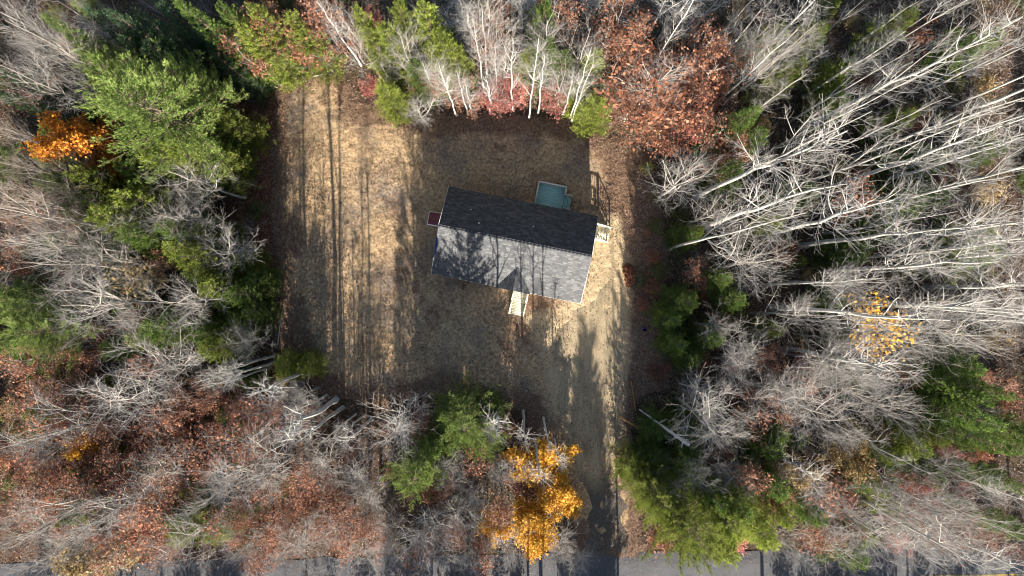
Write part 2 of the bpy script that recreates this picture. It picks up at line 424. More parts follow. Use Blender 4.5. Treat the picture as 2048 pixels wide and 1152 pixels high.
# ------------------------------------------------------------------ house (local frame: x along the ridge, y towards the back deck)
HA = math.radians(-11.4)
house = link('house', None, loc=(.22, 3.61, 0), label='single-storey house with a charcoal shingle gable roof in the clearing', cat='house')
house.rotation_euler = (0, 0, HA)
LX, EY, RY, EZ, RZ = 6.37, 3.725, .28, 2.85, 4.45      # half length, half width, ridge offset, eave and ridge heights
wx, wy = 6.10, 3.42
m = MB(); m.box(-wx + .04, wx - .04, -wy + .04, wy - .04, -.15, .45); m.obj('foundation', M['concrete'], house)
wm = MB(); wm.box(-wx, wx, -wy, wy, .45, EZ - .12)
wm.add([(-wx, -wy, EZ - .12), (-wx, wy, EZ - .12), (-wx, RY, RZ - .2), (wx, -wy, EZ - .12), (wx, wy, EZ - .12), (wx, RY, RZ - .2)], None, [(0, 2, 1), (3, 4, 5)])
wall = wm.obj('wall', M['siding'], house)
for k in range(19):                                     # clapboard courses
    z = .47 + k * .12
    b = MB()
    for s in (-1, 1):
        b.hexa([(-wx - .002, s * (wy + .004), z), (wx + .002, s * (wy + .004), z), (wx + .002, s * (wy + .022), z), (-wx - .002, s * (wy + .022), z)],
               [(-wx - .002, s * (wy + .004), z + .115), (wx + .002, s * (wy + .004), z + .115), (wx + .002, s * (wy + .008), z + .115), (-wx - .002, s * (wy + .008), z + .115)])
        b.hexa([(s * (wx + .004), -wy, z), (s * (wx + .022), -wy, z), (s * (wx + .022), wy, z), (s * (wx + .004), wy, z)],
               [(s * (wx + .004), -wy, z + .115), (s * (wx + .008), -wy, z + .115), (s * (wx + .008), wy, z + .115), (s * (wx + .004), wy, z + .115)])
    b.obj('clapboard', M['siding'], wall)
def opening(cx, s, w, z0, z1, name, axis='y'):
    """a window or door on a long side (axis y) or a gable end (axis x)"""
    def bx(mb, a0, a1, d0, d1, zz0, zz1):
        if axis == 'y': lo, hi = sorted((s * (wy + d0), s * (wy + d1))); mb.box(a0, a1, lo, hi, zz0, zz1)
        else: lo, hi = sorted((s * (wx + d0), s * (wx + d1))); mb.box(lo, hi, a0, a1, zz0, zz1)
        return mb
    if name == 'window':
        o = bx(MB(), cx - w / 2, cx + w / 2, .024, .05, z0, z1).obj('window', M['glass'], house)
        f = MB()
        bx(f, cx - w / 2 - .07, cx - w / 2, .024, .075, z0 - .07, z1 + .07); bx(f, cx + w / 2, cx + w / 2 + .07, .024, .075, z0 - .07, z1 + .07)
        bx(f, cx - w / 2, cx + w / 2, .024, .073, z1, z1 + .07); bx(f, cx - w / 2, cx + w / 2, .024, .073, z0 - .07, z0)
        bx(f, cx - w / 2, cx + w / 2, .052, .062, (z0 + z1) / 2 - .02, (z0 + z1) / 2 + .02)
        f.obj('window_frame', M['white'], o)
    else:
        o = bx(MB(), cx - w / 2, cx + w / 2, .024, .06, z0, z1).obj('door', M['door'], house)
        bx(MB(), cx + w / 2 - .12, cx + w / 2 - .06, .062, .10, z0 + 1.0, z0 + 1.04).obj('door_handle', M['metal'], o)
        f = MB(); bx(f, cx - w / 2 - .09, cx - w / 2, .024, .075, z0, z1 + .09); bx(f, cx + w / 2, cx + w / 2 + .09, .024, .075, z0, z1 + .09); bx(f, cx - w / 2, cx + w / 2, .024, .073, z1, z1 + .09)
        f.obj('door_frame', M['white'], o)
for cx in (-4.6, -2.2, 3.6, 5.0): opening(cx, -1, 1.0, 1.35, 2.4, 'window')
for cx in (-4.4, -1.4, 4.9): opening(cx, 1, .9, 1.4, 2.4, 'window')
opening(1.3, -1, .92, .72, 2.74, 'door'); opening(2.2, 1, .92, .72, 2.74, 'door'); opening(2.6, 1, .92, .72, 2.74, 'door', 'x')
opening(-1.5, -1, .9, 1.4, 2.4, 'window', 'x')

def slope_z(y): return EZ + (RZ - EZ) * ((y + EY) / (RY + EY) if y < RY else (EY - y) / (EY - RY))
th = .10
deck_m = MB()
for y0, z0 in ((-EY, EZ), (EY, EZ)):
    P = [(-LX + .02, y0, z0), (LX - .02, y0, z0), (LX - .02, RY, RZ), (-LX + .02, RY, RZ)]
    if y0 > 0: P = P[::-1]
    deck_m.hexa([(a, b, c - th) for a, b, c in P], P)
roof = deck_m.obj('roof', M['white'], house)
# shingle courses as stepped, individually toned tabs
r2 = np.random.default_rng(5)
Vs, Qs, Ts = [], [], []
def shingles(y_e, z_e, y_r, z_r, x0f, x1f, tab=.32):
    n = int(math.hypot(y_r - y_e, z_r - z_e) / .14); nz = np.array((0, -(z_r - z_e), (y_r - y_e))) ; nz = nz / np.linalg.norm(nz)
    if nz[2] < 0: nz = -nz
    for k in range(n):
        t0, t1 = k / n, (k + 1) / n
        a = np.array((0, y_e + (y_r - y_e) * t0, z_e + (z_r - z_e) * t0)); b = np.array((0, y_e + (y_r - y_e) * t1, z_e + (z_r - z_e) * t1))
        x0, x1 = x0f((t0 + t1) / 2), x1f((t0 + t1) / 2)
        if x1 - x0 < .08: continue
        xs = [x0]; x = x0 + tab * r2.uniform(.2, 1)
        while x < x1 - .06: xs.append(x); x += tab * r2.uniform(.7, 1.3)
        xs.append(x1)
        for p, q in zip(xs[:-1], xs[1:]):
            lift = r2.uniform(.012, .024)
            base = len(Vs) * 6
            e = lambda xx, pt, hh: (xx, pt[1] + nz[1] * hh, pt[2] + nz[2] * hh)
            Vs.append([e(p, a, .002), e(q, a, .002), e(q, a, lift), e(p, a, lift), e(q, b, .006), e(p, b, .006)])
            Qs.extend([(base, base + 1, base + 2, base + 3), (base + 3, base + 2, base + 4, base + 5)])
            tn = r2.random(); Ts.extend([tn, tn])
shingles(-EY, EZ, RY, RZ, lambda t: -LX, lambda t: LX)
shingles(EY, EZ, RY, RZ, lambda t: -LX, lambda t: LX)
GX, GW, GY1 = .62, 1.42, -1.8
GRZ = slope_z(GY1)
# entry gable: two small slopes with triangular outline running back into the main slope
for s in (-1, 1):
    n = 11
    for k in range(n):
        t0, t1 = k / n, (k + 1) / n
        xa, xb = GX + s * GW * (1 - t0), GX + s * GW * (1 - t1)
        za, zb = EZ + (GRZ - EZ) * t0 + .03, EZ + (GRZ - EZ) * t1 + .03
        yb0, yb1 = -EY + (GY1 + EY) * t0, -EY + (GY1 + EY) * t1
        ys = list(np.arange(-EY - .08, yb1, .33)) + [yb1 + .02]
        for p, q in zip(ys[:-1], ys[1:]):
            l = r2.uniform(.012, .02); base = len(Vs) * 6
            Vs.append([(xa, p, za), (xa, q, za), (xa, q, za + l), (xa, p, za + l), (xb, q, zb + .004), (xb, p, zb + .004)])
            f = [(base, base + 1, base + 2, base + 3), (base + 3, base + 2, base + 4, base + 5)]
            Qs.extend(f if s > 0 else [g[::-1] for g in f]); tn = r2.random(); Ts.extend([tn, tn])
me = mk_mesh('shingle_courses', np.array(Vs).reshape(-1, 3), None, np.array(Qs), face_attr=Ts)
link('shingle_courses', me, M['shingle'], roof, kind='stuff')
gb = MB(); gb.add([(GX - GW, -EY - .06, EZ - .06), (GX + GW, -EY - .06, EZ - .06), (GX, -EY - .06, GRZ - .02), (GX - GW, -EY + .3, EZ - .06), (GX + GW, -EY + .3, EZ - .06), (GX, -EY + .3, GRZ - .02)], [(0, 3, 5, 2), (1, 2, 5, 4)], [(0, 1, 2)])
gb.obj('entry_gable', M['white'], roof)
for k in range(40):                                      # ridge caps, each one lapped over the next
    x0 = -LX + k * LX / 20; z = RZ + .012
    c = MB(); c.hexa([(x0, RY - .15, z - .058), (x0 + .325, RY - .15, z - .06), (x0 + .325, RY, z), (x0, RY, z + .006)], [(x0, RY - .15, z - .046), (x0 + .325, RY - .15, z - .048), (x0 + .325, RY, z + .012), (x0, RY, z + .018)])
    c.hexa([(x0, RY, z + .006), (x0 + .325, RY, z), (x0 + .325, RY + .15, z - .068), (x0, RY + .15, z - .066)], [(x0, RY, z + .018), (x0 + .325, RY, z + .012), (x0 + .325, RY + .15, z - .056), (x0, RY + .15, z - .054)])
    o = c.obj('ridge_cap', M['shingle'], roof)
f = MB()
for s in (-1, 1):
    f.box(-LX, LX, min(s * (EY - .01), s * (EY + .012)), max(s * (EY - .01), s * (EY + .012)), EZ - .16, EZ - .005)
f.obj('eave_fascia', M['white'], roof)
for s in (-1, 1):
    g = MB()
    for y0 in (-EY, EY): g.bar((s * (LX + .008), y0, EZ - .07), (s * (LX + .008), RY, RZ - .07), .03, .13)
    g.obj('rake_board', M['white'], roof)
for vx, vy in ((-4.1, 2.1), (-3.2, 1.1), (1.2, 1.7)):
    z = slope_z(vy); v = MB(); v.tube([(vx, vy, z - .05), (vx, vy, z + .32)], [.045, .045], 8)
    o = v.obj('vent_pipe', M['metal'], roof)
    fl = MB(); fl.tube([(vx, vy, z - .02), (vx, vy, z + .06)], [.13, .06], 10); fl.obj('flashing', M['shingle'], o)
t = MB()  # thin dark blue strip laid on the roof along one rake edge
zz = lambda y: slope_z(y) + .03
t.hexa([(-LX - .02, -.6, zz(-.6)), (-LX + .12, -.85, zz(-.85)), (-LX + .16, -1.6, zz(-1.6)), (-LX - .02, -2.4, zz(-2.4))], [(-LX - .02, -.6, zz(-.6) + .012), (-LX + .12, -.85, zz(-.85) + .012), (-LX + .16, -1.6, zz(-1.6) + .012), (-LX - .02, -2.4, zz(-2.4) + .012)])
o = t.obj('blue_edge_strip', M['edge_blue'], roof); o['label'] = 'blue strip showing at the roof edge'

# bulkhead over the cellar steps, fixed to the gable end
bk = MB(); X0, X1, Y0, Y1 = -7.92, -wx - .03, .40, 1.60
bk.hexa([(X0, Y0, -.12), (X1, Y0, -.12), (X1, Y1, -.12), (X0, Y1, -.12)], [(X0, Y0, .28), (X1, Y0, .78), (X1, Y1, .78), (X0, Y1, .28)])
bulk = bk.obj('bulkhead', M['white'], house); bulk['label'] = 'sloped cellar bulkhead with maroon doors'
for y0, y1 in ((Y0 + .06, 1.0 - .006), (1.0 + .006, Y1 - .06)):
    l = MB(); zf = lambda x: .28 + .5 * (x - X0) / (X1 - X0)
    l.hexa([(X0 + .06, y0, zf(X0 + .06) + .002), (X1 - .02, y0, zf(X1 - .02) + .002), (X1 - .02, y1, zf(X1 - .02) + .002), (X0 + .06, y1, zf(X0 + .06) + .002)],
           [(X0 + .06, y0, zf(X0 + .06) + .03), (X1 - .02, y0, zf(X1 - .02) + .03), (X1 - .02, y1, zf(X1 - .02) + .03), (X0 + .06, y1, zf(X0 + .06) + .03)])
    l.obj('bulkhead_door', M['maroon'], bulk)
hb = MB(); hb.bar((X0 + .45, .93, zf(X0 + .45) + .05), (X0 + .62, .93, zf(X0 + .62) + .05), .03, .03); hb.obj('handle', M['metal'], bulk)

# ------------------------------------------------------------------ decks and steps (same frame as the house)
def platform(name, label, cat='deck'):
    o = link(name, None, loc=(.22, 3.61, 0), label=label, cat=cat); o.rotation_euler = (0, 0, HA); return o

def railing(par, a, b, zf0, zf1, mat, posts=True, cap=.13):
    """top cap, bottom rail, balusters and end posts between two plan points"""
    a = np.array(a, float); b = np.array(b, float); L = np.linalg.norm(b - a); d = (b - a) / L
    q = lambda t, z: (a[0] + d[0] * t, a[1] + d[1] * t, z)
    zf = lambda t: zf0 + (zf1 - zf0) * t / L
    MB().bar(q(-.05, zf(-.05) + .95), q(L + .05, zf(L + .05) + .95), cap, .035).obj('top_rail', mat, par)
    MB().bar(q(.05, zf(.05) + .12), q(L - .05, zf(L - .05) + .12), .04, .08).obj('bottom_rail', mat, par)
    nb = max(2, int(L / .13))
    base = None
    for i in range(nb):
        t = (i + .5) * L / nb
        MB().bar(q(t, zf(t) + .08), q(t, zf(t) + .93), .036, .036).obj('baluster', mat, par)
    if posts:
        for t in (0.0, L): MB().bar(q(t, -.12), q(t, zf(t) + .98), .09, .09).obj('post', mat, par)

def board(mb_args, mat, par, name='deck_board'): return MB().box(*mb_args).obj(name, mat, par)

deck = platform('back_deck', 'green-tinted wooden deck with railings on the shaded side of the house')
x0, x1, y0, y1, dz = .95, 3.39, wy + .03, 5.84, .72
yy = y0
while yy < y1 - .05:
    board((x0, x1, yy, min(yy + .137, y1), dz - .032, dz + rng.uniform(-.002, .002)), M['treated'], deck); yy += .143
f = MB(); f.box(x0 + .01, x1 - .01, y0, y0 + .04, dz - .22, dz - .034); f.box(x0 + .01, x1 - .01, y1 - .05, y1 - .01, dz - .22, dz - .034)
f.box(x0 + .01, x0 + .05, y0 + .04, y1 - .05, dz - .22, dz - .034); f.box(x1 - .05, x1 - .01, y0 + .04, y1 - .05, dz - .22, dz - .034); f.obj('joist_frame', M['rail_grey'], deck)
railing(deck, (x0 + .03, y0 + .1), (x0 + .03, y1 - .03), dz, dz, M['rail_grey'])
railing(deck, (x0 + .13, y1 - .03), (x1 - .03, y1 - .03), dz, dz, M['rail_grey'])
railing(deck, (x1 - .03, 5.22), (x1 - .03, y1 - .14), dz, dz, M['rail_grey'], True)
for k in range(2):
    for j in range(2):
        board((x1 + .02 + k * .33 + j * .155, x1 + .165 + k * .33 + j * .155, 4.06, 5.16, dz - .22 - k * .2, dz - .185 - k * .2), M['treated'], deck, 'tread')
for yy in (4.03, 5.19):
    MB().hexa([(x1, yy - .02, dz - .45), (x1 + .2, yy - .02, -.1), (x1 + .7, yy - .02, -.1), (x1 + .3, yy - .02, dz - .45)][:4], [(x1, yy + .02, dz - .45), (x1 + .2, yy + .02, -.1), (x1 + .7, yy + .02, -.1), (x1 + .3, yy + .02, dz - .45)]).obj('stringer', M['rail_grey'], deck)
    railing(deck, (x1 + .08, yy), (x1 + .64, yy), dz - .05, dz - .38, M['rail_grey'], True, .09)

side = platform('side_stairs', 'sunlit pale wooden landing and stairs with slatted rails at the gable end', 'stairs')
x0, y0, y1, dz = wx + .03, 1.98, 3.25, .74
xx = x0
while xx < x0 + .66: board((xx, xx + .137, y0, y1, dz - .035, dz), M['lumber'], side); xx += .143
nst, run = 4, .265
for k in range(nst):
    xk = x0 + .74 + k * run; zk = dz - (k + 1) * dz / (nst + 1)
    board((xk, xk + .12, y0 + .06, y1 - .06, zk - .035, zk), M['lumber'], side, 'tread'); board((xk + .128, xk + .248, y0 + .06, y1 - .06, zk - .035, zk), M['lumber'], side, 'tread')
xe = x0 + .74 + nst * run
for yy in (y0, y1):
    MB().hexa([(x0, yy - .02, dz - .3), (xe - .12, yy - .02, -.1), (xe, yy - .02, -.1), (x0 + .75, yy - .02, dz - .04)], [(x0, yy + .02, dz - .3), (xe - .12, yy + .02, -.1), (xe, yy + .02, -.1), (x0 + .75, yy + .02, dz - .04)]).obj('stringer', M['lumber'], side)
    railing(side, (x0 + .06, yy), (x0 + .70, yy), dz, dz, M['lumber'])
    railing(side, (x0 + .76, yy), (xe - .06, yy), dz, .06, M['lumber'])

stoop = platform('front_steps', 'sunlit pale wooden landing and steps below the small entry gable', 'stairs')
x0, x1, y1, dz = .70, 1.93, -wy - .03, .70
yy = y1
while yy > y1 - 1.15: board((x0, x1, yy - .137, yy, dz - .035, dz), M['lumber'], stoop); yy -= .143
ye = yy
for k in range(4):
    yk = ye - k * .27; zk = dz - (k + 1) * dz / 5
    board((x0 + .06, x1 - .06, yk - .128, yk, zk - .035, zk), M['lumber'], stoop, 'tread'); board((x0 + .06, x1 - .06, yk - .262, yk - .136, zk - .035, zk), M['lumber'], stoop, 'tread')
    MB().box(x0 + .06, x1 - .06, yk - .002, yk + .02, zk + .002, zk + dz / 5 - .037).obj('riser', M['lumber'], stoop)
yf = ye - 4 * .27
for xx in (x0, x1):
    MB().hexa([(xx - .02, y1, dz - .3), (xx - .02, yf + .12, -.1), (xx - .02, yf, -.1), (xx - .02, ye, dz - .04)], [(xx + .02, y1, dz - .3), (xx + .02, yf + .12, -.1), (xx + .02, yf, -.1), (xx + .02, ye, dz - .04)]).obj('stringer', M['lumber'], stoop)
    railing(stoop, (xx, y1 - .1), (xx, ye + .05), dz, dz, M['lumber'])
    railing(stoop, (xx, ye - .02), (xx, yf + .08), dz, .08, M['lumber'])

# ------------------------------------------------------------------ plant builders
def at_t(P, R, pi, t):
    k = P.shape[1]; u = t * (k - 1); i = np.minimum(u.astype(int), k - 2); f = (u - i)[:, None]
    a, b = P[pi, i], P[pi, i + 1]
    return a * (1 - f) + b * f, nrm(b - a), R[pi, i] * (1 - f[:, 0]) + R[pi, i + 1] * f[:, 0]

def grow(r, P, R, per, t0, t1, length, ang, up, wob, k, rmax, shape=.5, tip=.25, even=True, bounce=0.0):
    n = len(P); pi = np.repeat(np.arange(n), per); m = len(pi)
    t = r.uniform(t0, t1, m)
    pos, tan, rad = at_t(P, R, pi, t)
    ph = r.uniform(0, 2 * math.pi, m)
    if even: ph = (np.arange(m) * 2.39996 + r.uniform(-.5, .5, m))
    ref = np.where(np.abs(tan[:, 2:3]) > .85, np.array((1.0, 0, 0)), np.array((0, 0, 1.0)))
    u = nrm(np.cross(tan, ref)); v = np.cross(tan, u)
    perp = u * np.cos(ph)[:, None] + v * np.sin(ph)[:, None]
    a = np.radians(ang) * r.uniform(.7, 1.3, m)
    d = nrm(tan * np.cos(a)[:, None] + perp * np.sin(a)[:, None] + np.array((0, 0, up)))
    tt = (t - t0) / (t1 - t0 + 1e-9)
    L = length * (1 - shape * tt) * r.uniform(.6, 1.25, m)
    pts = [pos]; dd = d
    for s in range(k - 1):
        dd = nrm(dd + r.normal(0, wob, (m, 3)) + np.array((0, 0, up * .5 - bounce * s)))
        pts.append(pts[-1] + dd * (L / (k - 1))[:, None])
    r0 = np.minimum(rad * .75, rmax * (.6 + .4 * L / (L.max() + 1e-9)))
    RR = r0[:, None] * np.linspace(1, tip, k)[None]
    return np.stack(pts, 1), RR

def trunk_line(r, h, rad, k=10, wob=.012, tip=.12):
    z = np.linspace(-.25, h, k); x = np.cumsum(r.normal(0, wob * h / 3, k)); y = np.cumsum(r.normal(0, wob * h / 3, k))
    x -= x[0]; y -= y[0]
    R = rad * (1 - (1 - tip) * (np.linspace(0, 1, k) ** .9)); R[0] *= 1.35
    return np.stack([x, y, z], 1)[None], R[None]

def join(parts):
    V, Q, n = [], [], 0
    for v, q in parts: V.append(v); Q.append(q + n); n += len(v)
    return np.concatenate(V), np.concatenate(Q)

def leaf_quads(r, pos, d, ln, wd, flat=.5):
    """rhombic leaves at pos pointing along d"""
    m = len(pos); n = nrm(r.normal(0, 1, (m, 3)) * flat + np.array((0, 0, 1.0)))
    s = nrm(np.cross(d, n)); ln = np.broadcast_to(np.asarray(ln, float), (m,))[:, None]; wd = np.broadcast_to(np.asarray(wd, float), (m,))[:, None]
    V = np.stack([pos, pos + d * ln * .45 + s * wd * .5, pos + d * ln, pos + d * ln * .45 - s * wd * .5], 1).reshape(-1, 3)
    return V, np.arange(m * 4).reshape(-1, 4)

def bare_tree(seed, h, rad, start, n1, l1, a1, up1, n2=6, n3=6, n4=0, l2=.42, l3=.4, forks=0, wob=.012, lim=.24, leaves=0, lsize=.16, leaf_lo=0, twig=.016):
    r = np.random.default_rng(seed)
    P0, R0 = trunk_line(r, h, rad, 10, wob)
    if forks:
        Pf, Rf = grow(r, P0, R0, forks, start * .85, min(.75, start + .25), h * .5, 26, .35, .07, 7, rad * .7, .3, .2)
        P0b, R0b = np.concatenate([P0[:, :7] * 0 + P0[:, -7:], Pf]), np.concatenate([R0[:, -7:], Rf])
        # limbs grow on the forks as well as on the trunk top
        P1, R1 = grow(r, P0b, R0b, max(4, n1 // (forks + 1)), .25, .98, l1, a1, up1, .10, 6, rad * lim, .55)
        tv = [tubes(P0, R0, 8), tubes(Pf, Rf, 6), tubes(P1, R1, 5)]
    else:
        P1, R1 = grow(r, P0, R0, n1, start, .985, l1, a1, up1, .10, 6, rad * lim, .62)
        tv = [tubes(P0, R0, 8), tubes(P1, R1, 5)]
    P2, R2 = grow(r, P1, R1, n2, .22, .98, l1 * l2, 42, .12, .15, 4, max(twig * 1.4, rad * .09), .45, .45)
    P3, R3 = grow(r, P2, R2, n3, .15, 1, l1 * l2 * l3, 40, .10, .18, 3, twig, .3, .5)
    tw = [tubes(P2, R2, 4), tubes(P3, R3, 3)]
    tips = [P3.reshape(-1, 3)]
    if n4:
        P4, R4 = grow(r, P3, R3, n4, .3, 1, l1 * l2 * l3 * .55, 38, .08, .2, 2, twig * .8, .2, .6)
        tw.append(tubes(P4, R4, 3))
    TV, TQ = join(tv); BV, BQ = join(tw)
    out = {'trunk': mk_mesh('trunk', TV, None, TQ, smooth=True), 'twigs': mk_mesh('twigs', BV, None, BQ, smooth=True), 'h': h}
    if leaves:
        src = tips[0]; src = src[src[:, 2] > leaf_lo * h]
        pos = src[r.integers(0, len(src), leaves)] + r.normal(0, lsize * .6, (leaves, 3))
        d = nrm(r.normal(0, 1, (leaves, 3)) * np.array((1, 1, .5)) + np.array((0, 0, -.15)))
        V, Q = leaf_quads(r, pos, d, lsize * r.uniform(.7, 1.3, leaves), lsize * .75 * r.uniform(.7, 1.2, leaves), .8)
        out['leaves'] = mk_mesh('leaves', V, None, Q, face_attr=np.clip(r.normal(.5, .25, leaves), 0, 1))
    allv = BV[np.hypot(BV[:, 0], BV[:, 1]) > 0]
    out['r'] = np.percentile(np.hypot(BV[:, 0], BV[:, 1]), 92)
    return out

def conifer(seed, h, Rmax, spacing, per, profile, tilt, twigd, nl, nw, rad=.12, low=.06, needles=3, jag=.25, droop=.12, upn=.35):
    """whorls of boughs, side sprays on each bough, needle tufts on each spray"""
    r = np.random.default_rng(seed)
    zs = np.arange(h * low, h * .985, spacing)
    zs = zs + r.uniform(-.4, .4, len(zs)) * spacing
    n = per * len(zs); z = np.repeat(zs, per) + r.uniform(-.3, .3, n) * spacing
    ph = r.uniform(0, 2 * math.pi, n)
    t = np.clip(z / h, 0, 1)
    lob = 1 + jag * np.sin(ph * 3 + z * 1.7 + seed) * .5
    L = Rmax * profile(t) * lob * r.uniform(1 - jag, 1 + jag * .6, n) + .10
    k = 5; pts = [np.stack([np.zeros(n), np.zeros(n), z], 1)]
    hd = np.stack([np.cos(ph), np.sin(ph), np.zeros(n)], 1)
    for s in range(1, k):
        f = s / (k - 1)
        up = tilt(t) * f - droop * np.sin(f * math.pi) * .6 + .12 * f * f
        pts.append(pts[0] + hd * (L * f)[:, None] + np.array((0, 0, 1.0)) * (L * up)[:, None] + r.normal(0, .03, (n, 3)))
    P = np.stack(pts, 1); R = np.maximum(.006, .016 * L)[:, None] * np.linspace(1, .35, k)[None]
    tr, tR = trunk_line(r, h, rad, 8, .004, .06)
    TV, TQ = join([tubes(tr, tR, 7), tubes(P, R, 3)])
    nt = np.maximum(3, (L * twigd).astype(int)); pi = np.repeat(np.arange(n), nt); m = len(pi)
    u = r.uniform(.12, 1.0, m) ** .75
    pos, tan, _ = at_t(P, R, pi, np.minimum(u, .999))
    side = np.cross(tan, np.array((0, 0, 1.0))) * np.where(r.random(m) < .5, 1, -1)[:, None]
    sd = nrm(tan * r.uniform(.4, 1.0, m)[:, None] + side * r.uniform(.2, 1.1, m)[:, None] + np.array((0, 0, 1.0)) * r.normal(upn * .4, .22, m)[:, None])
    sl = np.minimum(.75, .18 + .34 * L[pi] * (1.1 - u)) * r.uniform(.5, 1.2, m)
    pi2 = np.repeat(np.arange(m), needles); w = r.uniform(0, 1, len(pi2))
    npos = pos[pi2] + sd[pi2] * (sl[pi2] * w)[:, None] + r.normal(0, .025, (len(pi2), 3))
    nd = nrm(sd[pi2] + r.normal(0, .42, (len(pi2), 3)) + np.array((0, 0, upn)))
    V, Q = leaf_quads(r, npos, nd, nl * r.uniform(.6, 1.3, len(pi2)), nw * r.uniform(.7, 1.3, len(pi2)), 2.0)
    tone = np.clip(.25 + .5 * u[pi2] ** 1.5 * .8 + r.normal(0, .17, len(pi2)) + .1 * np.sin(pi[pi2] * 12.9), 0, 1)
    return {'trunk': mk_mesh('trunk', TV, None, TQ, smooth=True), 'leaves': mk_mesh('foliage', V, None, Q, face_attr=tone), 'h': h, 'r': Rmax * 1.16}

cone = lambda t: (1 - t) ** .85
def pinep(t): return np.clip(1.25 * (1 - t) ** .55, 0, 1) * (.55 + .45 * np.clip(t / .35, 0, 1))
def cedp(t): return np.clip((1 - t) ** .6, 0, 1) * (.7 + .3 * np.clip(t / .2, 0, 1))

PROTO = {
    'aspen': [bare_tree(100 + i, 24, .135, .42, 24, 2.7, 40, .25, 4, 4, 0, .48, .52, forks=(0, 1, 0, 2, 0, 1)[i], wob=.007, lim=.19, twig=.0095) for i in range(6)],
    'pole': [bare_tree(110 + i, 12, .105, .5, 9, 1.9, 32, .3, 4, 3, 0, .45, .5, forks=i % 2, wob=.006, lim=.3, twig=.009) for i in range(4)],
    'birch': [bare_tree(120 + i, 12, .050, .35, 18, 1.7, 42, .3, 5, 4, 0, .45, .5, wob=.009, lim=.25, twig=.007) for i in range(5)],
    'maple': [bare_tree(140 + i, 12, .105, .25, 28, 3.5, 46, .22, 6, 6, 0, .42, .48, forks=2 + i % 3, wob=.018, lim=.27, twig=.0105) for i in range(7)],
    'sapling': [bare_tree(160 + i, 6, .035, .15, 13, 1.5, 45, .28, 5, 4, 0, .45, .45, wob=.02, twig=.008) for i in range(3)],
    'oak': [bare_tree(180 + i, 9, .095, .2, 24, 3.0, 52, .15, 6, 6, 0, .42, .45, forks=2, wob=.02, lim=.3, leaves=1900, lsize=.18, leaf_lo=.12, twig=.011) for i in range(4)],
    'leafy': [bare_tree(200 + i, 6, .07, .2, 24, 1.9, 50, .2, 6, 6, 0, .45, .45, forks=2, wob=.02, leaves=8200, lsize=.15, leaf_lo=.25, twig=.008) for i in range(3)],
    'thin': [bare_tree(220 + i, 8, .055, .25, 20, 2.0, 45, .25, 6, 5, 0, .45, .45, forks=1, wob=.02, leaves=600, lsize=.16, leaf_lo=.3, twig=.009) for i in range(3)],
    'rustbush': [bare_tree(240 + i, 2.6, .03, .08, 18, 1.3, 55, .15, 5, 5, 0, .5, .5, forks=4, wob=.03, leaves=900, lsize=.15, twig=.008) for i in range(3)],
    'brush': [bare_tree(260 + i, 3.2, .026, .06, 16, 1.6, 50, .2, 4, 4, 0, .5, .5, forks=5, wob=.03, twig=.010) for i in range(3)],
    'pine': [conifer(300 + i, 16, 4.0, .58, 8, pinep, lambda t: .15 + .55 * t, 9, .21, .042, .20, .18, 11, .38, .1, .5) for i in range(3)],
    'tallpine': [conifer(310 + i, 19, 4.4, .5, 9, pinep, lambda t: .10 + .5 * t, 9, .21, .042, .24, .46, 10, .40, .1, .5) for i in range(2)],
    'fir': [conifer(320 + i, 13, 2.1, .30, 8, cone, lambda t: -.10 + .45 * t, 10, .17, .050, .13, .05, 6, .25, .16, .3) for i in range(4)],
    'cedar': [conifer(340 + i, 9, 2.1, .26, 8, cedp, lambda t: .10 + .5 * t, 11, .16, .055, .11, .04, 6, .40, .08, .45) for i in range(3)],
    'younfir': [conifer(360 + i, 3.2, 1.0, .2, 7, cone, lambda t: .0 + .4 * t, 12, .18, .07, .04, .05, 3, .3, .1, .35) for i in range(2)],
}
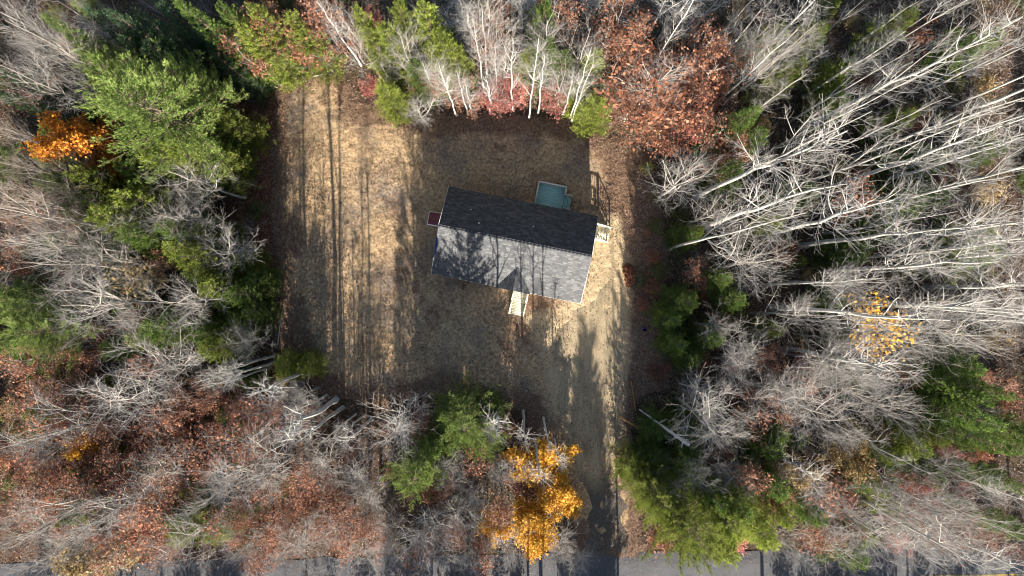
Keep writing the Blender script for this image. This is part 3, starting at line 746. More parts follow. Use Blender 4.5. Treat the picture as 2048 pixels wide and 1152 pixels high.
STYLE = {   # builder, bark, twig, foliage material, object name, category, words
    'ASP': ('aspen', 'aspen_bark', 'twig', None, 'aspen_tree', 'tree', 'bare pale-trunked aspen'),
    'POL': ('pole', 'aspen_bark', 'twig', None, 'young_aspen', 'tree', 'bare pole-like young aspen'),
    'BIR': ('birch', 'birch_bark', 'twig', None, 'birch_tree', 'tree', 'slim bare white birch'),
    'MAP': ('maple', 'grey_bark', 'twig', None, 'maple_tree', 'tree', 'bare grey maple'),
    'DRK': ('maple', 'grey_bark', 'twig_dark', None, 'maple_tree', 'tree', 'dark-twigged bare maple'),
    'SAP': ('sapling', 'grey_bark', 'twig', None, 'sapling', 'tree', 'thin bare sapling'),
    'OAK': ('oak', 'grey_bark', 'twig', 'rust', 'oak_tree', 'tree', 'rust-leaved oak'),
    'RED': ('oak', 'grey_bark', 'twig', 'red', 'red_maple', 'tree', 'small pinkish-red maple'),
    'YEL': ('leafy', 'grey_bark', 'twig_dark', 'yellow', 'yellow_maple', 'tree', 'golden-yellow maple'),
    'ORA': ('leafy', 'grey_bark', 'twig', 'orange', 'orange_maple', 'tree', 'orange-leaved maple'),
    'GLD': ('leafy', 'grey_bark', 'twig', 'gold', 'golden_birch', 'tree', 'dull gold young tree'),
    'THY': ('thin', 'grey_bark', 'twig', 'yellow', 'yellow_birch', 'tree', 'half-bare yellow-leaved tree'),
    'THG': ('thin', 'grey_bark', 'twig', 'gold', 'golden_birch', 'tree', 'half-bare dull-gold-leaved tree'),
    'THR': ('thin', 'grey_bark', 'twig', 'rust', 'young_oak', 'tree', 'half-bare young oak'),
    'PIN': ('pine', 'pine_bark', None, 'pine', 'white_pine', 'tree', 'soft-needled green pine'),
    'LPN': ('pine', 'pine_bark', None, 'cedar', 'white_pine', 'tree', 'bright yellow-green pine'),
    'FIR': ('fir', 'pine_bark', None, 'fir', 'fir_tree', 'tree', 'pointed green fir'),
    'DFR': ('fir', 'pine_bark', None, 'darkfir', 'fir_tree', 'tree', 'pointed dark green fir'),
    'CED': ('cedar', 'pine_bark', None, 'cedar', 'cedar_tree', 'tree', 'bushy yellow-green cedar'),
    'GCD': ('cedar', 'pine_bark', None, 'fir', 'cedar_tree', 'tree', 'bushy mid-green cedar'),
    'RSH': ('rustbush', 'grey_bark', 'twig_dark', 'rust', 'shrub', 'shrub', 'low rust-leaved shrub'),
    'PSH': ('rustbush', 'grey_bark', 'twig', 'red', 'shrub', 'shrub', 'low pinkish-red shrub'),
    'YSH': ('rustbush', 'grey_bark', 'twig', 'gold', 'shrub', 'shrub', 'low dull-gold shrub'),
    'OSH': ('rustbush', 'grey_bark', 'twig_dark', 'brush_leaf', 'shrub', 'shrub', 'low olive-green shrub'),
    'BSH': ('brush', 'grey_bark', 'twig', None, 'brush_bush', 'shrub', 'bare many-stemmed bush'),
    'YFR': ('younfir', 'pine_bark', None, 'cedar', 'young_fir', 'tree', 'small young fir'),
}
def zone(bx, by):
    if by > 1098: return 'across the road'
    if bx < 545:
        if by < 300: return 'in woods near the broad pine'
        if by < 640: return 'in woods facing the bulkhead'
        return 'in the rust-leaved woods'
    if bx < 1245:
        return 'behind the back deck' if by < 420 else 'in the front verge'
    if by < 290: return 'past the broad rust oak'
    if by < 690: return 'in the aspen grove'
    return 'in the driveway-side woods'
def size_word(st, h):
    b = STYLE[st][0]
    if b in ('rustbush', 'brush', 'younfir'): return '' if h < 3.2 else 'large '
    hi = {'aspen': 22, 'pole': 13, 'birch': 12, 'maple': 13, 'sapling': 6, 'oak': 9, 'leafy': 7, 'thin': 9, 'pine': 13, 'fir': 13, 'cedar': 10}[b]
    return 'tall ' if h > hi else ('short ' if h < hi * .6 else '')

PLACED = []; AUTO = []; TREES = []
cnt = {}
def plant(st, x, y, h, rad=None, label=None, rot=None, near=None):
    b, bk, tw, fo, name, cat, words = STYLE[st]
    if b == 'pine' and h >= 13.5: b = 'tallpine'
    pr = PROTO[b]; c = cnt.get(b, 0); cnt[b] = c + 1
    p = pr[(c * 7 + int(abs(x * 3.1 + y * 1.7))) % len(pr)]
    sz = h / p['h']; sxy = (rad / p['r']) if rad else sz ** .85
    px, py = 1024 + x * F / H, 576 - y * F / H
    z = zone(px, py)
    o = link(name, None, loc=(x, y, -.04), label=label or f'{size_word(st, h)}{words} {near or z}', cat=cat)
    if not label: AUTO.append((o, st, f'{size_word(st, h)}{words}', z))
    TREES.append((o, st, x, y))
    o.rotation_euler = (0, 0, rng.uniform(0, 6.28) if rot is None else rot)
    o.scale = (sxy, sxy * rng.uniform(.92, 1.08), sz)
    def part(nm, me, mk):
        q = bpy.data.objects.new(nm, me); COL.objects.link(q); q.parent = o
        if len(me.materials) == 0: me.materials.append(M[mk])
        q.material_slots[0].link = 'OBJECT'; q.material_slots[0].material = M[mk]
    part('trunk', p['trunk'], bk)
    if 'twigs' in p: part('crown', p['twigs'], tw or 'twig_dark')
    if 'leaves' in p and fo: part('leaves' if 'twigs' in p else 'crown', p['leaves'], fo)
    PLACED.append((x, y, rad or p['r'] * sxy, h))
    return o

def A(st, ax, ay, h, rpx=None, label=None):
    """a tree whose top stands at height h above the pixel of the survey picture"""
    x, y, _ = W(ax, ay, h * .92)
    return plant(st, x, y, h, rpx * (H - h * .6) / F if rpx else None, label)
def B(st, bx, by, ax, ay, rad=None, label=None, hmax=29):
    """a tree by its foot and its top"""
    x, y, _ = W(bx, by)
    h = H * (1 - math.hypot(bx - 1024, by - 576) / math.hypot(ax - 1024, ay - 576))
    return plant(st, x, y, float(np.clip(h, 3, hmax)), rad, label)

# ------------------------------------------------------------------ the trees of the photograph
# woods on the bulkhead side
A('PIN', 258, 195, 19, 158, 'broad soft-needled light green pine, the widest crown behind the bulkhead-side lawn')
A('CED', 440, 235, 9, 50, 'yellow-green bushy conifer overhanging the lawn edge beside the broad pine')
A('PIN', 350, 150, 15, 80); A('PIN', 190, 130, 15, 75)
A('FIR', 112, 48, 18, 52); A('DFR', 32, 156, 18, 45); A('DFR', 18, 196, 17, 48); A('FIR', 362, 8, 18, 50)
for a in ((285, 35, 15, 55), (335, 62, 14, 52), (300, 92, 13, 50), (228, 30, 15, 50), (400, 62, 13, 48), (190, 30, 15, 48), (430, 110, 11, 40), (320, 5, 16, 50), (250, 80, 13, 45)): A('DFR', *a)
A('ORA', 112, 282, 14, 52, 'orange-leaved maple among bare trees beside the broad soft-needled pine')
for a in ((45, 55, 20, 75), (12, 130, 20, 70), (95, 95, 16, 60), (140, 20, 16, 60), (5, 20, 20, 70)): A('MAP', *a)
for a in ((25, 330, 18, 70), (70, 360, 15, 60), (10, 270, 17, 60), (20, 425, 19, 75), (60, 400, 15, 60)): A('DRK', *a)
A('MAP', 358, 350, 13, 66); A('MAP', 330, 425, 13, 60); A('MAP', 225, 450, 12, 52); A('MAP', 442, 490, 9, 66)
A('MAP', 85, 530, 16, 80); A('MAP', 150, 605, 15, 90); A('MAP', 330, 607, 13, 62); A('MAP', 470, 692, 8, 48); A('MAP', 290, 725, 12, 82); A('MAP', 30, 480, 18, 60); A('MAP', 200, 520, 13, 55); A('MAP', 230, 640, 12, 58)
A('FIR', 105, 352, 14, 48); A('GCD', 170, 395, 11, 52); A('CED', 230, 420, 10, 50); A('GCD', 140, 420, 11, 46); A('CED', 205, 372, 10, 48); A('CED', 120, 372, 12, 44)
A('CED', 345, 500, 9, 55); A('CED', 400, 460, 8, 48); A('GCD', 500, 560, 6, 38); A('GCD', 440, 600, 7, 46); A('CED', 270, 680, 8, 50); A('GCD', 400, 672, 7, 52); A('GCD', 470, 640, 6, 48); A('CED', 475, 520, 6, 36); A('GCD', 380, 545, 7, 42); A('CED', 330, 670, 7, 44); A('GCD', 440, 750, 4.5, 44); A('GCD', 490, 768, 3.5, 38); A('CED', 300, 470, 8, 40)
for a in ((200, 430, 13, 60), (255, 470, 12, 52), (330, 455, 11, 46), (370, 515, 11, 58), (415, 575, 9, 50), (465, 590, 9, 46), (300, 660, 10, 60), (415, 700, 9, 52), (250, 395, 12, 60), (395, 280, 10, 44), (160, 350, 13, 50), (495, 625, 6, 38), (350, 300, 14, 60)): A('CED' if a[0] % 15 else 'GCD', *a)
A('PIN', 40, 668, 14, 80, 'soft-needled pine standing alone among rust oaks, away from the other pines')
A('PIN', 15, 620, 14, 60); A('GCD', 440, 262, 7, 36); A('GCD', 400, 290, 10, 44); A('CED', 300, 310, 12, 55); A('GCD', 250, 335, 11, 45)
A('OAK', 30, 725, 9, 50); A('OAK', 130, 695, 8, 45); A('THG', 262, 555, 8, 44); A('THR', 100, 440, 11, 50); A('THR', 280, 640, 6, 40)
A('CED', 560, 735, 5, 38); A('CED', 605, 735, 4.5, 36, 'short yellow-green cedar at the lawn edge under the longest trunk shadow'); A('CED', 490, 62, 13, 48); A('CED', 515, 25, 14, 48); A('GCD', 455, 25, 14, 46); A('THR', 520, 30, 12, 45); A('THR', 470, 90, 11, 40)
# rust woods at the road, bulkhead side
A('MAP', 232, 805, 12, 88); A('MAP', 450, 960, 13, 90); A('MAP', 28, 890, 16, 80); A('MAP', 20, 1080, 17, 75); A('MAP', 290, 945, 10, 60); A('MAP', 540, 805, 9, 60); A('MAP', 520, 965, 12, 70); A('MAP', 120, 1090, 14, 65); A('MAP', 330, 1110, 13, 65); A('MAP', 190, 1030, 13, 60); A('MAP', 400, 1020, 12, 60)
for a in ((100, 825, 8, 60), (300, 865, 7, 62), (340, 825, 7, 50), (180, 990, 8, 64), (255, 1060, 8, 66), (85, 1000, 9, 60), (405, 800, 6, 45), (475, 815, 6, 45), (230, 930, 7, 55), (330, 960, 7, 55), (160, 860, 7, 52), (210, 1090, 8, 50)): A('OAK', *a)
for a in ((60, 900, 8, 50), (390, 910, 6, 48), (30, 1000, 9, 50), (120, 930, 7, 50), (290, 1010, 7, 50)): A('THR', *a)
for a in ((60, 1125, 10, 60), (200, 1128, 9, 55), (470, 1110, 9, 60), (555, 1125, 8, 50), (700, 1125, 8, 55), (935, 1120, 7, 55), (1600, 1105, 9, 50), (1700, 1110, 9, 60), (1870, 1115, 11, 60)): A('MAP', *a)
for a in ((120, 1040, 6, 40), (60, 830, 7, 38), (370, 985, 5, 34), (420, 1075, 6, 36), (200, 935, 5, 30)): A('CED', *a)
A('YEL', 143, 892, 7, 34, 'small golden-yellow maple amid rust oaks between the bulkhead side and road'); A('GLD', 150, 1122, 8, 55); A('THG', 215, 1125, 8, 45)
A('CED', 350, 1075, 8, 52, 'pale yellow-green cedar among rust oaks at the roadside'); A('GCD', 330, 1040, 6, 40); A('GCD', 100, 985, 6, 35); A('THR', 470, 900, 8, 50); A('CED', 470, 870, 5, 34); A('GCD', 440, 830, 5, 34)
# verge in front of the house
B('MAP', 836, 796, 772, 850, 2.5, 'dense bare grey maple at the front lawn edge beside a dark-topped pine')
B('MAP', 650, 800, 632, 860, 2.3); A('MAP', 560, 885, 8, 50); A('MAP', 705, 950, 7, 52); A('MAP', 735, 1000, 7, 52); A('MAP', 845, 1095, 11, 66); A('MAP', 775, 1100, 8, 58); A('MAP', 905, 1060, 10, 60); A('MAP', 1005, 960, 7, 46); A('MAP', 975, 868, 9, 34); A('MAP', 895, 945, 10, 45); A('MAP', 640, 935, 7, 50); A('MAP', 590, 1090, 8, 55); A('MAP', 940, 1000, 8, 50); A('SAP', 690, 890, 6, 40); A('MAP', 1000, 1105, 9, 60); A('MAP', 1120, 1100, 5, 50); A('MAP', 660, 1065, 7, 46); A('MAP', 1160, 1125, 5, 40)
A('PIN', 928, 858, 11, 84, 'dark-topped soft-needled pine at the front lawn edge, nearest to the front steps')
A('PIN', 822, 965, 12, 72, 'yellow-green-sided pine between the bare maples of the front verge and the road')
A('PIN', 900, 836, 8, 56); A('PIN', 962, 900, 8, 56); A('PIN', 845, 935, 11, 56); A('GCD', 870, 900, 9, 48); A('GCD', 985, 830, 6, 34)
for a in ((640, 1005, 4.5, 50), (560, 1040, 5, 50), (705, 1065, 5, 54), (650, 1060, 4.5, 42), (520, 1110, 6, 45), (605, 985, 4.5, 42)): A('OAK', *a)
A('RSH', 600, 830, 2.5, 34); A('THR', 500, 830, 7, 42)
A('YEL', 1078, 935, 4.6, 52, 'golden-yellow maple beside the driveway, the one closest to the house')
A('YEL', 1120, 1000, 4.6, 46, 'golden-yellow maple overhanging the driveway edge beside two others')
A('YEL', 1072, 1062, 4.8, 44, 'golden-yellow maple of the three nearest to the road edge')
A('YEL', 992, 1066, 5.0, 32, 'smallest golden-yellow maple of the clump, standing apart from the driveway')
for bx, by, hh in ((613, 742, 12), (672, 800, 14), (686, 815, 13), (653, 790, 9), (728, 830, 9), (743, 838, 10), (690, 845, 8), (1046, 822, 11), (1069, 878, 12.5), (1087, 836, 12.5), (997, 810, 12), (1108, 878, 9), (502, 735, 11), (512, 720, 10), (522, 742, 12), (531, 715, 11), (541, 735, 10), (549, 712, 12), (557, 722, 11), (487, 700, 10), (476, 690, 10), (464, 640, 9), (633, 775, 7), (712, 828, 7)):
    x, y, _ = W(bx, by); plant('POL', x, y, hh, {672: 2.0, 686: 1.8, 613: 1.5, 997: 1.5}.get(bx, .8 if hh < 10 else 1.1))
# woods behind the back deck
B('BIR', 722, 130, 655, -5, 1.5, 'thick leaning-looking white birch at the lawn corner behind the house')
for q in ((573, 152, 522, 82), (608, 156, 558, 86), (642, 120, 612, 72), (666, 142, 645, 98)): B('BIR', *q, 1.1)
for q in ((876, 196, 864, 118), (913, 232, 912, 118), (936, 230, 930, 142), (944, 232, 938, 160), (968, 176, 957, 40), (1025, 220, 1036, 68), (1058, 236, 1090, 82), (1076, 226, 1130, 118), (1140, 236, 1166, 88), (1143, 242, 1218, 140), (995, 190, 1000, 90), (1126, 228, 1150, 150), (980, 225, 976, 150)): B('BIR', *q, 1.15)
for q in ((936, 98, 930, 0), (1040, 55, 1052, -30), (1100, 62, 1122, -20), (1214, 70, 1240, -20), (1292, 76, 1345, -20), (1322, 76, 1376, -20), (1385, 62, 1435, -30), (1432, 82, 1508, -10), (1462, 92, 1580, -20), (948, 100, 942, 10), (1065, 60, 1075, -40), (1180, 60, 1200, -30)): B('ASP', *q, 2.2)
A('MAP', 800, 85, 13, 62); A('MAP', 835, 215, 5, 52, 'low bare grey maple at the lawn corner behind the house'); A('MAP', 690, 40, 14, 50); A('MAP', 960, 20, 15, 60); A('MAP', 1010, 90, 12, 50); A('MAP', 1090, 50, 14, 55); A('MAP', 1180, 60, 13, 50); A('MAP', 880, 130, 10, 45); A('MAP', 1130, 150, 9, 40)
for a in ((770, 60, 12, 46), (880, 75, 12, 48), (905, 95, 11, 40), (1190, 112, 10, 40), (800, 20, 14, 46), (740, 70, 12, 40), (850, 20, 14, 46), (585, 40, 13, 46), (720, 30, 14, 40)): A('CED', *a)
A('CED', 768, 178, 8, 46, 'bushy yellow-green cedar at the lawn corner behind the house beside the low bare maple'); A('GCD', 830, 130, 9, 40); A('GCD', 1095, 90, 11, 44); A('GCD', 1130, 115, 10, 42); A('CED', 1060, 110, 10, 40); A('GCD', 1090, 20, 13, 44)
A('CED', 1192, 205, 7, 50, 'bright yellow-green cedar at the lawn edge behind the back deck'); A('CED', 1160, 175, 7, 36)
A('RED', 1005, 182, 5, 42, 'pinkish-red maple among white birches straight behind the back deck'); A('RED', 1040, 170, 5, 30); A('RED', 1112, 185, 5, 32, 'pinkish-red maple beside the bright yellow-green cedar behind the deck'); A('RED', 975, 190, 4, 26)
A('OAK', 1315, 165, 9, 92, 'broad rust-leaved oak with pale limbs near the woods corner behind the back deck'); A('OAK', 1275, 205, 7, 56); A('OAK', 1430, 135, 10, 62); A('OAK', 1385, 200, 8, 56); A('RED', 1398, 232, 7, 42, 'pinkish-red maple beside the broad rust oak behind the deck'); A('OAK', 1345, 260, 6, 52); A('OAK', 1240, 30, 11, 52); A('OAK', 1260, 70, 10, 40); A('THR', 1440, 260, 9, 50); A('OAK', 1470, 300, 8, 45); A('OAK', 930, 180, 5, 40); A('OAK', 860, 160, 5, 40); A('OAK', 630, 20, 11, 48); A('THR', 620, 60, 10, 45); A('OAK', 540, 40, 11, 40); A('OAK', 1120, 20, 11, 40); A('OAK', 985, 60, 9, 40); A('OAK', 1425, 80, 10, 42)
A('MAP', 1335, 130, 12, 66)
A('FIR', 1508, 225, 13, 58, 'deep green fir beside the broad rust oak where the aspen grove begins'); A('GCD', 1520, 270, 10, 46); A('CED', 1480, 250, 9, 36)
# aspen grove facing the side stairs
for q in ((1545, 300, 1868, 55), (1390, 395, 1690, 258), (1402, 458, 1682, 342), (1340, 498, 1612, 462), (1600, 492, 2000, 402), (1600, 262, 2060, 80), (1700, 318, 2090, 125),
          (1590, 375, 2030, 215), (1640, 380, 2075, 262), (1830, 384, 2150, 318), (1780, 482, 2110, 432), (1820, 502, 2130, 492), (1680, 522, 2050, 508), (1640, 549, 2010, 541),
          (1545, 614, 1890, 600), (1795, 610, 2120, 612), (1760, 604, 2080, 634), (1560, 700, 1800, 740), (1850, 574, 2150, 560), (1520, 470, 1800, 420), (1480, 350, 1750, 210)):
    B('ASP', *q, 2.35)
for q in ((1560, 160, 1650, 98), (1608, 193, 1800, 55), (1612, 196, 1790, 75), (1620, 196, 1770, 95), (1700, 100, 1850, 10), (1640, 75, 1760, -10), (1750, 150, 1920, 50), (1850, 180, 2050, 80), (1780, 80, 1950, -20), (1900, 110, 2080, 20)): B('ASP', *q, 1.35)
r6 = np.random.default_rng(606)
for k in range(20):
    bx, by = r6.uniform(1430, 1960), r6.uniform(120, 660)
    x, y, _ = W(bx, by); plant('ASP', x, y, r6.uniform(15, 23), r6.uniform(1.3, 2.0))
for a in ((1375, 362, 11, 72), (1540, 520, 14, 80), (1500, 700, 8, 60), (1480, 735, 8, 55), (1620, 640, 13, 66), (1740, 560, 15, 60), (1880, 700, 15, 75), (1980, 680, 17, 75), (1700, 740, 13, 65), (1780, 760, 13, 65), (1450, 660, 8, 40), (1560, 110, 14, 55), (1620, 60, 15, 60), (1520, 50, 14, 50), (1450, 420, 11, 50)): A('MAP', *a)
A('GCD', 1378, 605, 7, 48, 'rounded green cedar at the shaded lawn edge facing the side stairs'); A('GCD', 1350, 640, 6, 38); A('GCD', 1432, 680, 7, 40); A('CED', 1442, 668, 6, 26); A('GCD', 1390, 720, 6, 44); A('GCD', 1385, 470, 6, 38); A('CED', 1400, 462, 6, 24); A('GCD', 1360, 690, 6, 40); A('CED', 1560, 662, 6, 30); A('GCD', 1450, 560, 7, 40); A('CED', 1560, 440, 8, 34); A('GCD', 1480, 600, 7, 40)
A('THY', 1780, 668, 13, 62, 'half-bare tree with a cloud of yellow leaves in the pale aspen grove'); A('MAP', 1720, 690, 12, 45)
A('THR', 1720, 405, 12, 40); A('OAK', 1540, 720, 6, 42); A('THR', 1390, 540, 4, 40)
for a in ((1640, 60, 8, 50), (1560, 60, 9, 45), (1700, 130, 8, 46), (1600, 130, 8, 40), (1820, 30, 9, 46), (1890, 390, 8, 44), (1980, 470, 8, 46), (1820, 230, 8, 40), (1900, 520, 7, 40), (1990, 70, 9, 44), (1690, 200, 7, 42)): A('GCD' if a[0] % 20 else 'CED', *a)
# mixed woods beside the driveway mouth
A('CED', 1274, 945, 5, 52, 'pale yellow-green cedar with its sprays over the driveway edge'); A('CED', 1312, 1000, 7, 50); A('GCD', 1385, 865, 5, 60); A('GCD', 1325, 862, 4.5, 46); A('LPN', 1405, 1090, 13, 96, 'bright green pine overhanging the road edge beside the driveway mouth'); A('CED', 1360, 1050, 10, 56); A('GCD', 1440, 1010, 10, 60); A('CED', 1540, 1085, 10, 50); A('GCD', 1490, 1030, 10, 52); A('CED', 1460, 1110, 10, 56); A('GCD', 1390, 950, 8, 60); A('CED', 1340, 960, 7, 44); A('GCD', 1318, 920, 5.5, 40)
A('LPN', 1330, 1010, 10, 66); A('LPN', 1470, 1060, 11, 74)
B('MAP', 1352, 795, 1448, 850, 2.9, 'bare grey maple with fine dense crown behind the driveway cedars'); A('MAP', 1350, 972, 9, 38); A('MAP', 1418, 962, 11, 42); A('MAP', 1400, 790, 7, 36); A('MAP', 1470, 870, 11, 44)
A('GCD', 1550, 905, 8, 50); A('GCD', 1560, 985, 9, 54); A('CED', 1575, 1045, 8, 40)
for a in ((1650, 835, 12, 88), (1720, 800, 13, 70), (1600, 800, 11, 60), (1830, 830, 14, 76), (1900, 1025, 14, 70), (1790, 1085, 13, 72), (1930, 1075, 14, 80), (1840, 1050, 13, 60), (1990, 980, 15, 60), (1700, 880, 11, 55), (1560, 790, 10, 55), (2010, 1060, 15, 60), (1730, 1040, 12, 50), (1480, 960, 9, 40), (1660, 1010, 10, 45)): A('MAP', *a)
for q in ((1660, 852, 1870, 935), (1845, 925, 2080, 1020), (1700, 985, 1990, 1130), (1520, 885, 1640, 960), (1830, 1030, 2080, 1150)): B('ASP', *q, 1.8)
A('CED', 1840, 898, 10, 62, 'bright yellow-green cedar in the mixed woods, next to a dull gold young tree'); A('CED', 1800, 915, 9, 46); A('CED', 1885, 880, 10, 40); A('GLD', 1705, 920, 8, 46, 'dull gold young tree beside the bright yellow-green cedar'); A('GLD', 1620, 955, 8, 38); A('THR', 1670, 990, 8, 45)
A('RED', 1918, 906, 8, 18); A('RED', 1848, 975, 8, 28, 'pinkish-red maple between bare trees near the roadside gold tree'); A('RED', 1860, 1010, 6, 26)
for a in ((1990, 850, 14, 66), (1960, 800, 13, 56), (2025, 900, 14, 56), (2010, 790, 14, 56)): A('FIR' if a[0] % 20 else 'GCD', *a)
A('GCD', 1890, 770, 10, 46); A('GCD', 1720, 975, 7, 40); A('CED', 1770, 985, 7, 36); A('GCD', 1640, 1040, 7, 44); A('CED', 1790, 1020, 6, 34); A('GCD', 2020, 970, 12, 40); A('GCD', 1600, 880, 7, 45)
for a in ((1530, 830, 7, 44), (1450, 920, 5, 32), (1650, 1075, 6, 44), (1700, 1070, 6, 40), (1900, 1060, 8, 45), (1960, 1080, 8, 40), (1620, 760, 7, 40), (1560, 1000, 6, 36)): A('OAK', *a)
# across the road, outside the picture: these throw the long shadows over the road and lawn
for st, bx, by, h, r in (('PIN', 865, 1215, 13, 3.0), ('FIR', 815, 1240, 14, 2.4), ('PIN', 955, 1230, 12, 2.6), ('FIR', 905, 1290, 15, 2.4), ('FIR', 1176, 1325, 11.2, 2.9), ('GCD', 1186, 1300, 10.2, 2.9), ('GCD', 1168, 1315, 9.6, 2.5), ('GCD', 1196, 1300, 8.5, 2.3), ('GCD', 1160, 1300, 8.5, 2.2), ('GCD', 1180, 1270, 6.5, 2.4),
                         ('ASP', 615, 1290, 15, 1.5), ('MAP', 520, 1240, 13, 2.8), ('OAK', 380, 1250, 9, 2.8), ('MAP', 250, 1260, 14, 3), ('MAP', 80, 1250, 14, 3), ('ASP', 1060, 1290, 17, 2), ('ASP', 1085, 1330, 16, 2), ('ASP', 1236, 1260, 16, 1.8),
                         ('ASP', 1525, 1270, 15, 1.8), ('DFR', 1660, 1240, 9, 2.2), ('DFR', 1740, 1260, 10, 2.2), ('MAP', 1820, 1250, 13, 2.8), ('DFR', 1920, 1240, 9, 2.2), ('MAP', 2020, 1260, 14, 3), ('FIR', 450, 1270, 9, 2.2)):
    x, y, _ = W(bx, by); plant(st, x, y, h, r)

r5 = np.random.default_rng(55)
for k in range(52):
    bx = -60 + k * 42 + r5.uniform(-16, 16); x = W(bx, 0)[0]; y = ROAD_N(x) - RW - r5.uniform(.7, 2.4)
    if 1250 < bx < 1560: continue
    dense = (bx < 480 or 780 < bx < 1010 or bx > 1560)
    st = ('YFR', 'RSH', 'BSH', 'GCD')[r5.integers(4)] if dense else ('BSH', 'SAP', 'RSH', 'BSH')[r5.integers(4)]
    plant(st, x, y, {'YFR': 3.2, 'RSH': 2.8, 'BSH': 3.4, 'GCD': 4.0, 'SAP': 5.5}[st] * r5.uniform(.75, 1.2))

# ------------------------------------------------------------------ fill: young trees and shrubs between them
def fill(n, types, x0, x1, y0, y1, hr, gap, seed):
    r = np.random.default_rng(seed); done = 0; tries = 0
    while done < n and tries < n * 30:
        tries += 1
        px, py = r.uniform(x0, x1), r.uniform(y0, y1); x, y, _ = W(px, py)
        if poly_sd(np.array([x]), np.array([y]), CLEAR)[0] > -.8: continue
        if abs(y - (ROAD_N(x) - RW / 2)) < RW / 2 + .9: continue
        if any((x - a) ** 2 + (y - b) ** 2 < gap * gap for a, b, _, _ in PLACED): continue
        st = types[r.integers(len(types))]; plant(st, x, y, r.uniform(*hr.get(st, hr['*']))); done += 1
HR = {'*': (6, 11), 'RSH': (1.6, 3.2), 'PSH': (1.6, 3), 'YSH': (1.6, 3), 'OSH': (1.4, 3), 'BSH': (2.4, 4.5), 'YFR': (1.6, 4), 'ASP': (15, 22), 'MAP': (8, 13), 'SAP': (4, 7), 'THR': (5, 9), 'BIR': (8, 12), 'CED': (4, 7), 'GCD': (4, 8)}
for k in range(26):
    bx, by = r6.uniform(1262, 1330), r6.uniform(300, 790); x, y, _ = W(bx, by)
    plant(('BSH', 'RSH', 'BSH', 'OSH')[k % 4], x, y, r6.uniform(.5, 1.3), r6.uniform(.4, .8))
fill(42, ['RSH', 'BSH', 'OSH', 'RSH', 'SAP', 'YFR'], 60, 540, 20, 330, HR, 1.4, 1)
fill(60, ['RSH', 'BSH', 'SAP', 'OSH', 'GCD', 'THR', 'YFR', 'GCD'], 40, 550, 330, 700, HR, 1.4, 2)
fill(85, ['RSH', 'OSH', 'BSH', 'THR', 'RSH', 'YFR', 'SAP', 'YSH', 'THR'], 30, 600, 700, 1075, HR, 1.25, 3)
fill(48, ['RSH', 'BSH', 'SAP', 'BSH', 'RSH', 'THR'], 590, 1120, 800, 1080, HR, 1.2, 4)
fill(55, ['BIR', 'RSH', 'SAP', 'PSH', 'BSH', 'OSH', 'RSH', 'YFR'], 560, 1260, 5, 235, HR, 1.2, 5)
fill(50, ['RSH', 'OSH', 'BSH', 'ASP', 'YFR', 'YSH', 'SAP'], 1250, 1950, 20, 300, HR, 1.3, 6)
fill(75, ['BSH', 'OSH', 'SAP', 'OSH', 'RSH', 'YFR', 'YSH', 'GCD'], 1325, 1960, 300, 700, HR, 1.3, 7)
fill(75, ['RSH', 'BSH', 'GCD', 'OSH', 'SAP', 'THR', 'PSH'], 1270, 1980, 700, 1075, HR, 1.25, 8)
fill(30, ['MAP', 'GCD', 'OAK', 'FIR'], -180, 0, -100, 1090, HR, 2.4, 9)
fill(30, ['MAP', 'ASP', 'GCD', 'MAP'], 2040, 2220, -100, 1080, HR, 2.4, 10)
fill(40, ['MAP', 'GCD', 'FIR', 'OAK', 'ASP'], -150, 2200, -190, -20, HR, 2.4, 11)

# labels by the two nearest different neighbours; those that still read alike form a group
TX = np.array([(t[2], t[3]) for t in TREES])
for o, st, base, z in AUTO:
    dd = np.hypot(TX[:, 0] - o.location.x, TX[:, 1] - o.location.y); seen = []
    for k in np.argsort(dd)[1:14]:
        w = STYLE[TREES[k][1]][6]
        if w != STYLE[st][6] and w not in seen: seen.append(w)
        if len(seen) == 2: break
    near = ' and '.join(('an ' if w[0] in 'aeiou' else 'a ') + w for w in seen)
    lab = f'{base} between {near}, {z}'
    if len(lab.split()) > 16: lab = f'{base} beside {near.split(" and ")[0]} {z}'
    o['label'] = lab; o['group'] = f'{STYLE[st][6]} {z}'

# ------------------------------------------------------------------ small things on the ground
def log(name, pts, rad, mat, label, cat='log', stubs=0):
    r = np.random.default_rng(int(abs(pts[0][0] * 100)) % 997)
    o = link(name, None, loc=pts[0], label=label, cat=cat)
    q = [tuple(np.array(p) - np.array(pts[0])) for p in pts]
    MB().tube(q, rad, 8).obj('stem', mat, o)
    d = nrm(np.array(q[-1]) - np.array(q[0]))
    for k in range(stubs):
        t = r.uniform(.3, .95); p = np.array(q[-1]) * t; e = p + d * r.uniform(.3, .7) + nrm(r.normal(0, 1, 3) * (1, 1, .4)) * r.uniform(.4, .9); e[2] = abs(e[2]) + .1
        MB().tube([p, (p + e) / 2 + (0, 0, .06), e], [rad[-1] * .45, rad[-1] * .3, .008], 5).obj('branch_stub', mat, o)
    return o
a, b, c = np.array(W(1279, 819)), np.array(W(1330, 856, 4.6)), np.array(W(1377, 889, 8.6))
a[2] = .08
log('fallen_log', [tuple(a), tuple(b), tuple(c)], [.07, .10, .13], M['deadwood'], 'pale barkless dead trunk leaning on the cedars beside the driveway', stubs=5)
a, b = np.array(W(1236, 832)), np.array(W(1278, 856)); a[2] = .10; b[2] = .22
pl = link('plank', None, loc=tuple((a + b) / 2), label='tan plank lying by the driveway near the fallen trunk', cat='plank')
MB().bar(tuple(a - (a + b) / 2), tuple(b - (a + b) / 2), .17, .05).obj('board', M['plank'], pl)
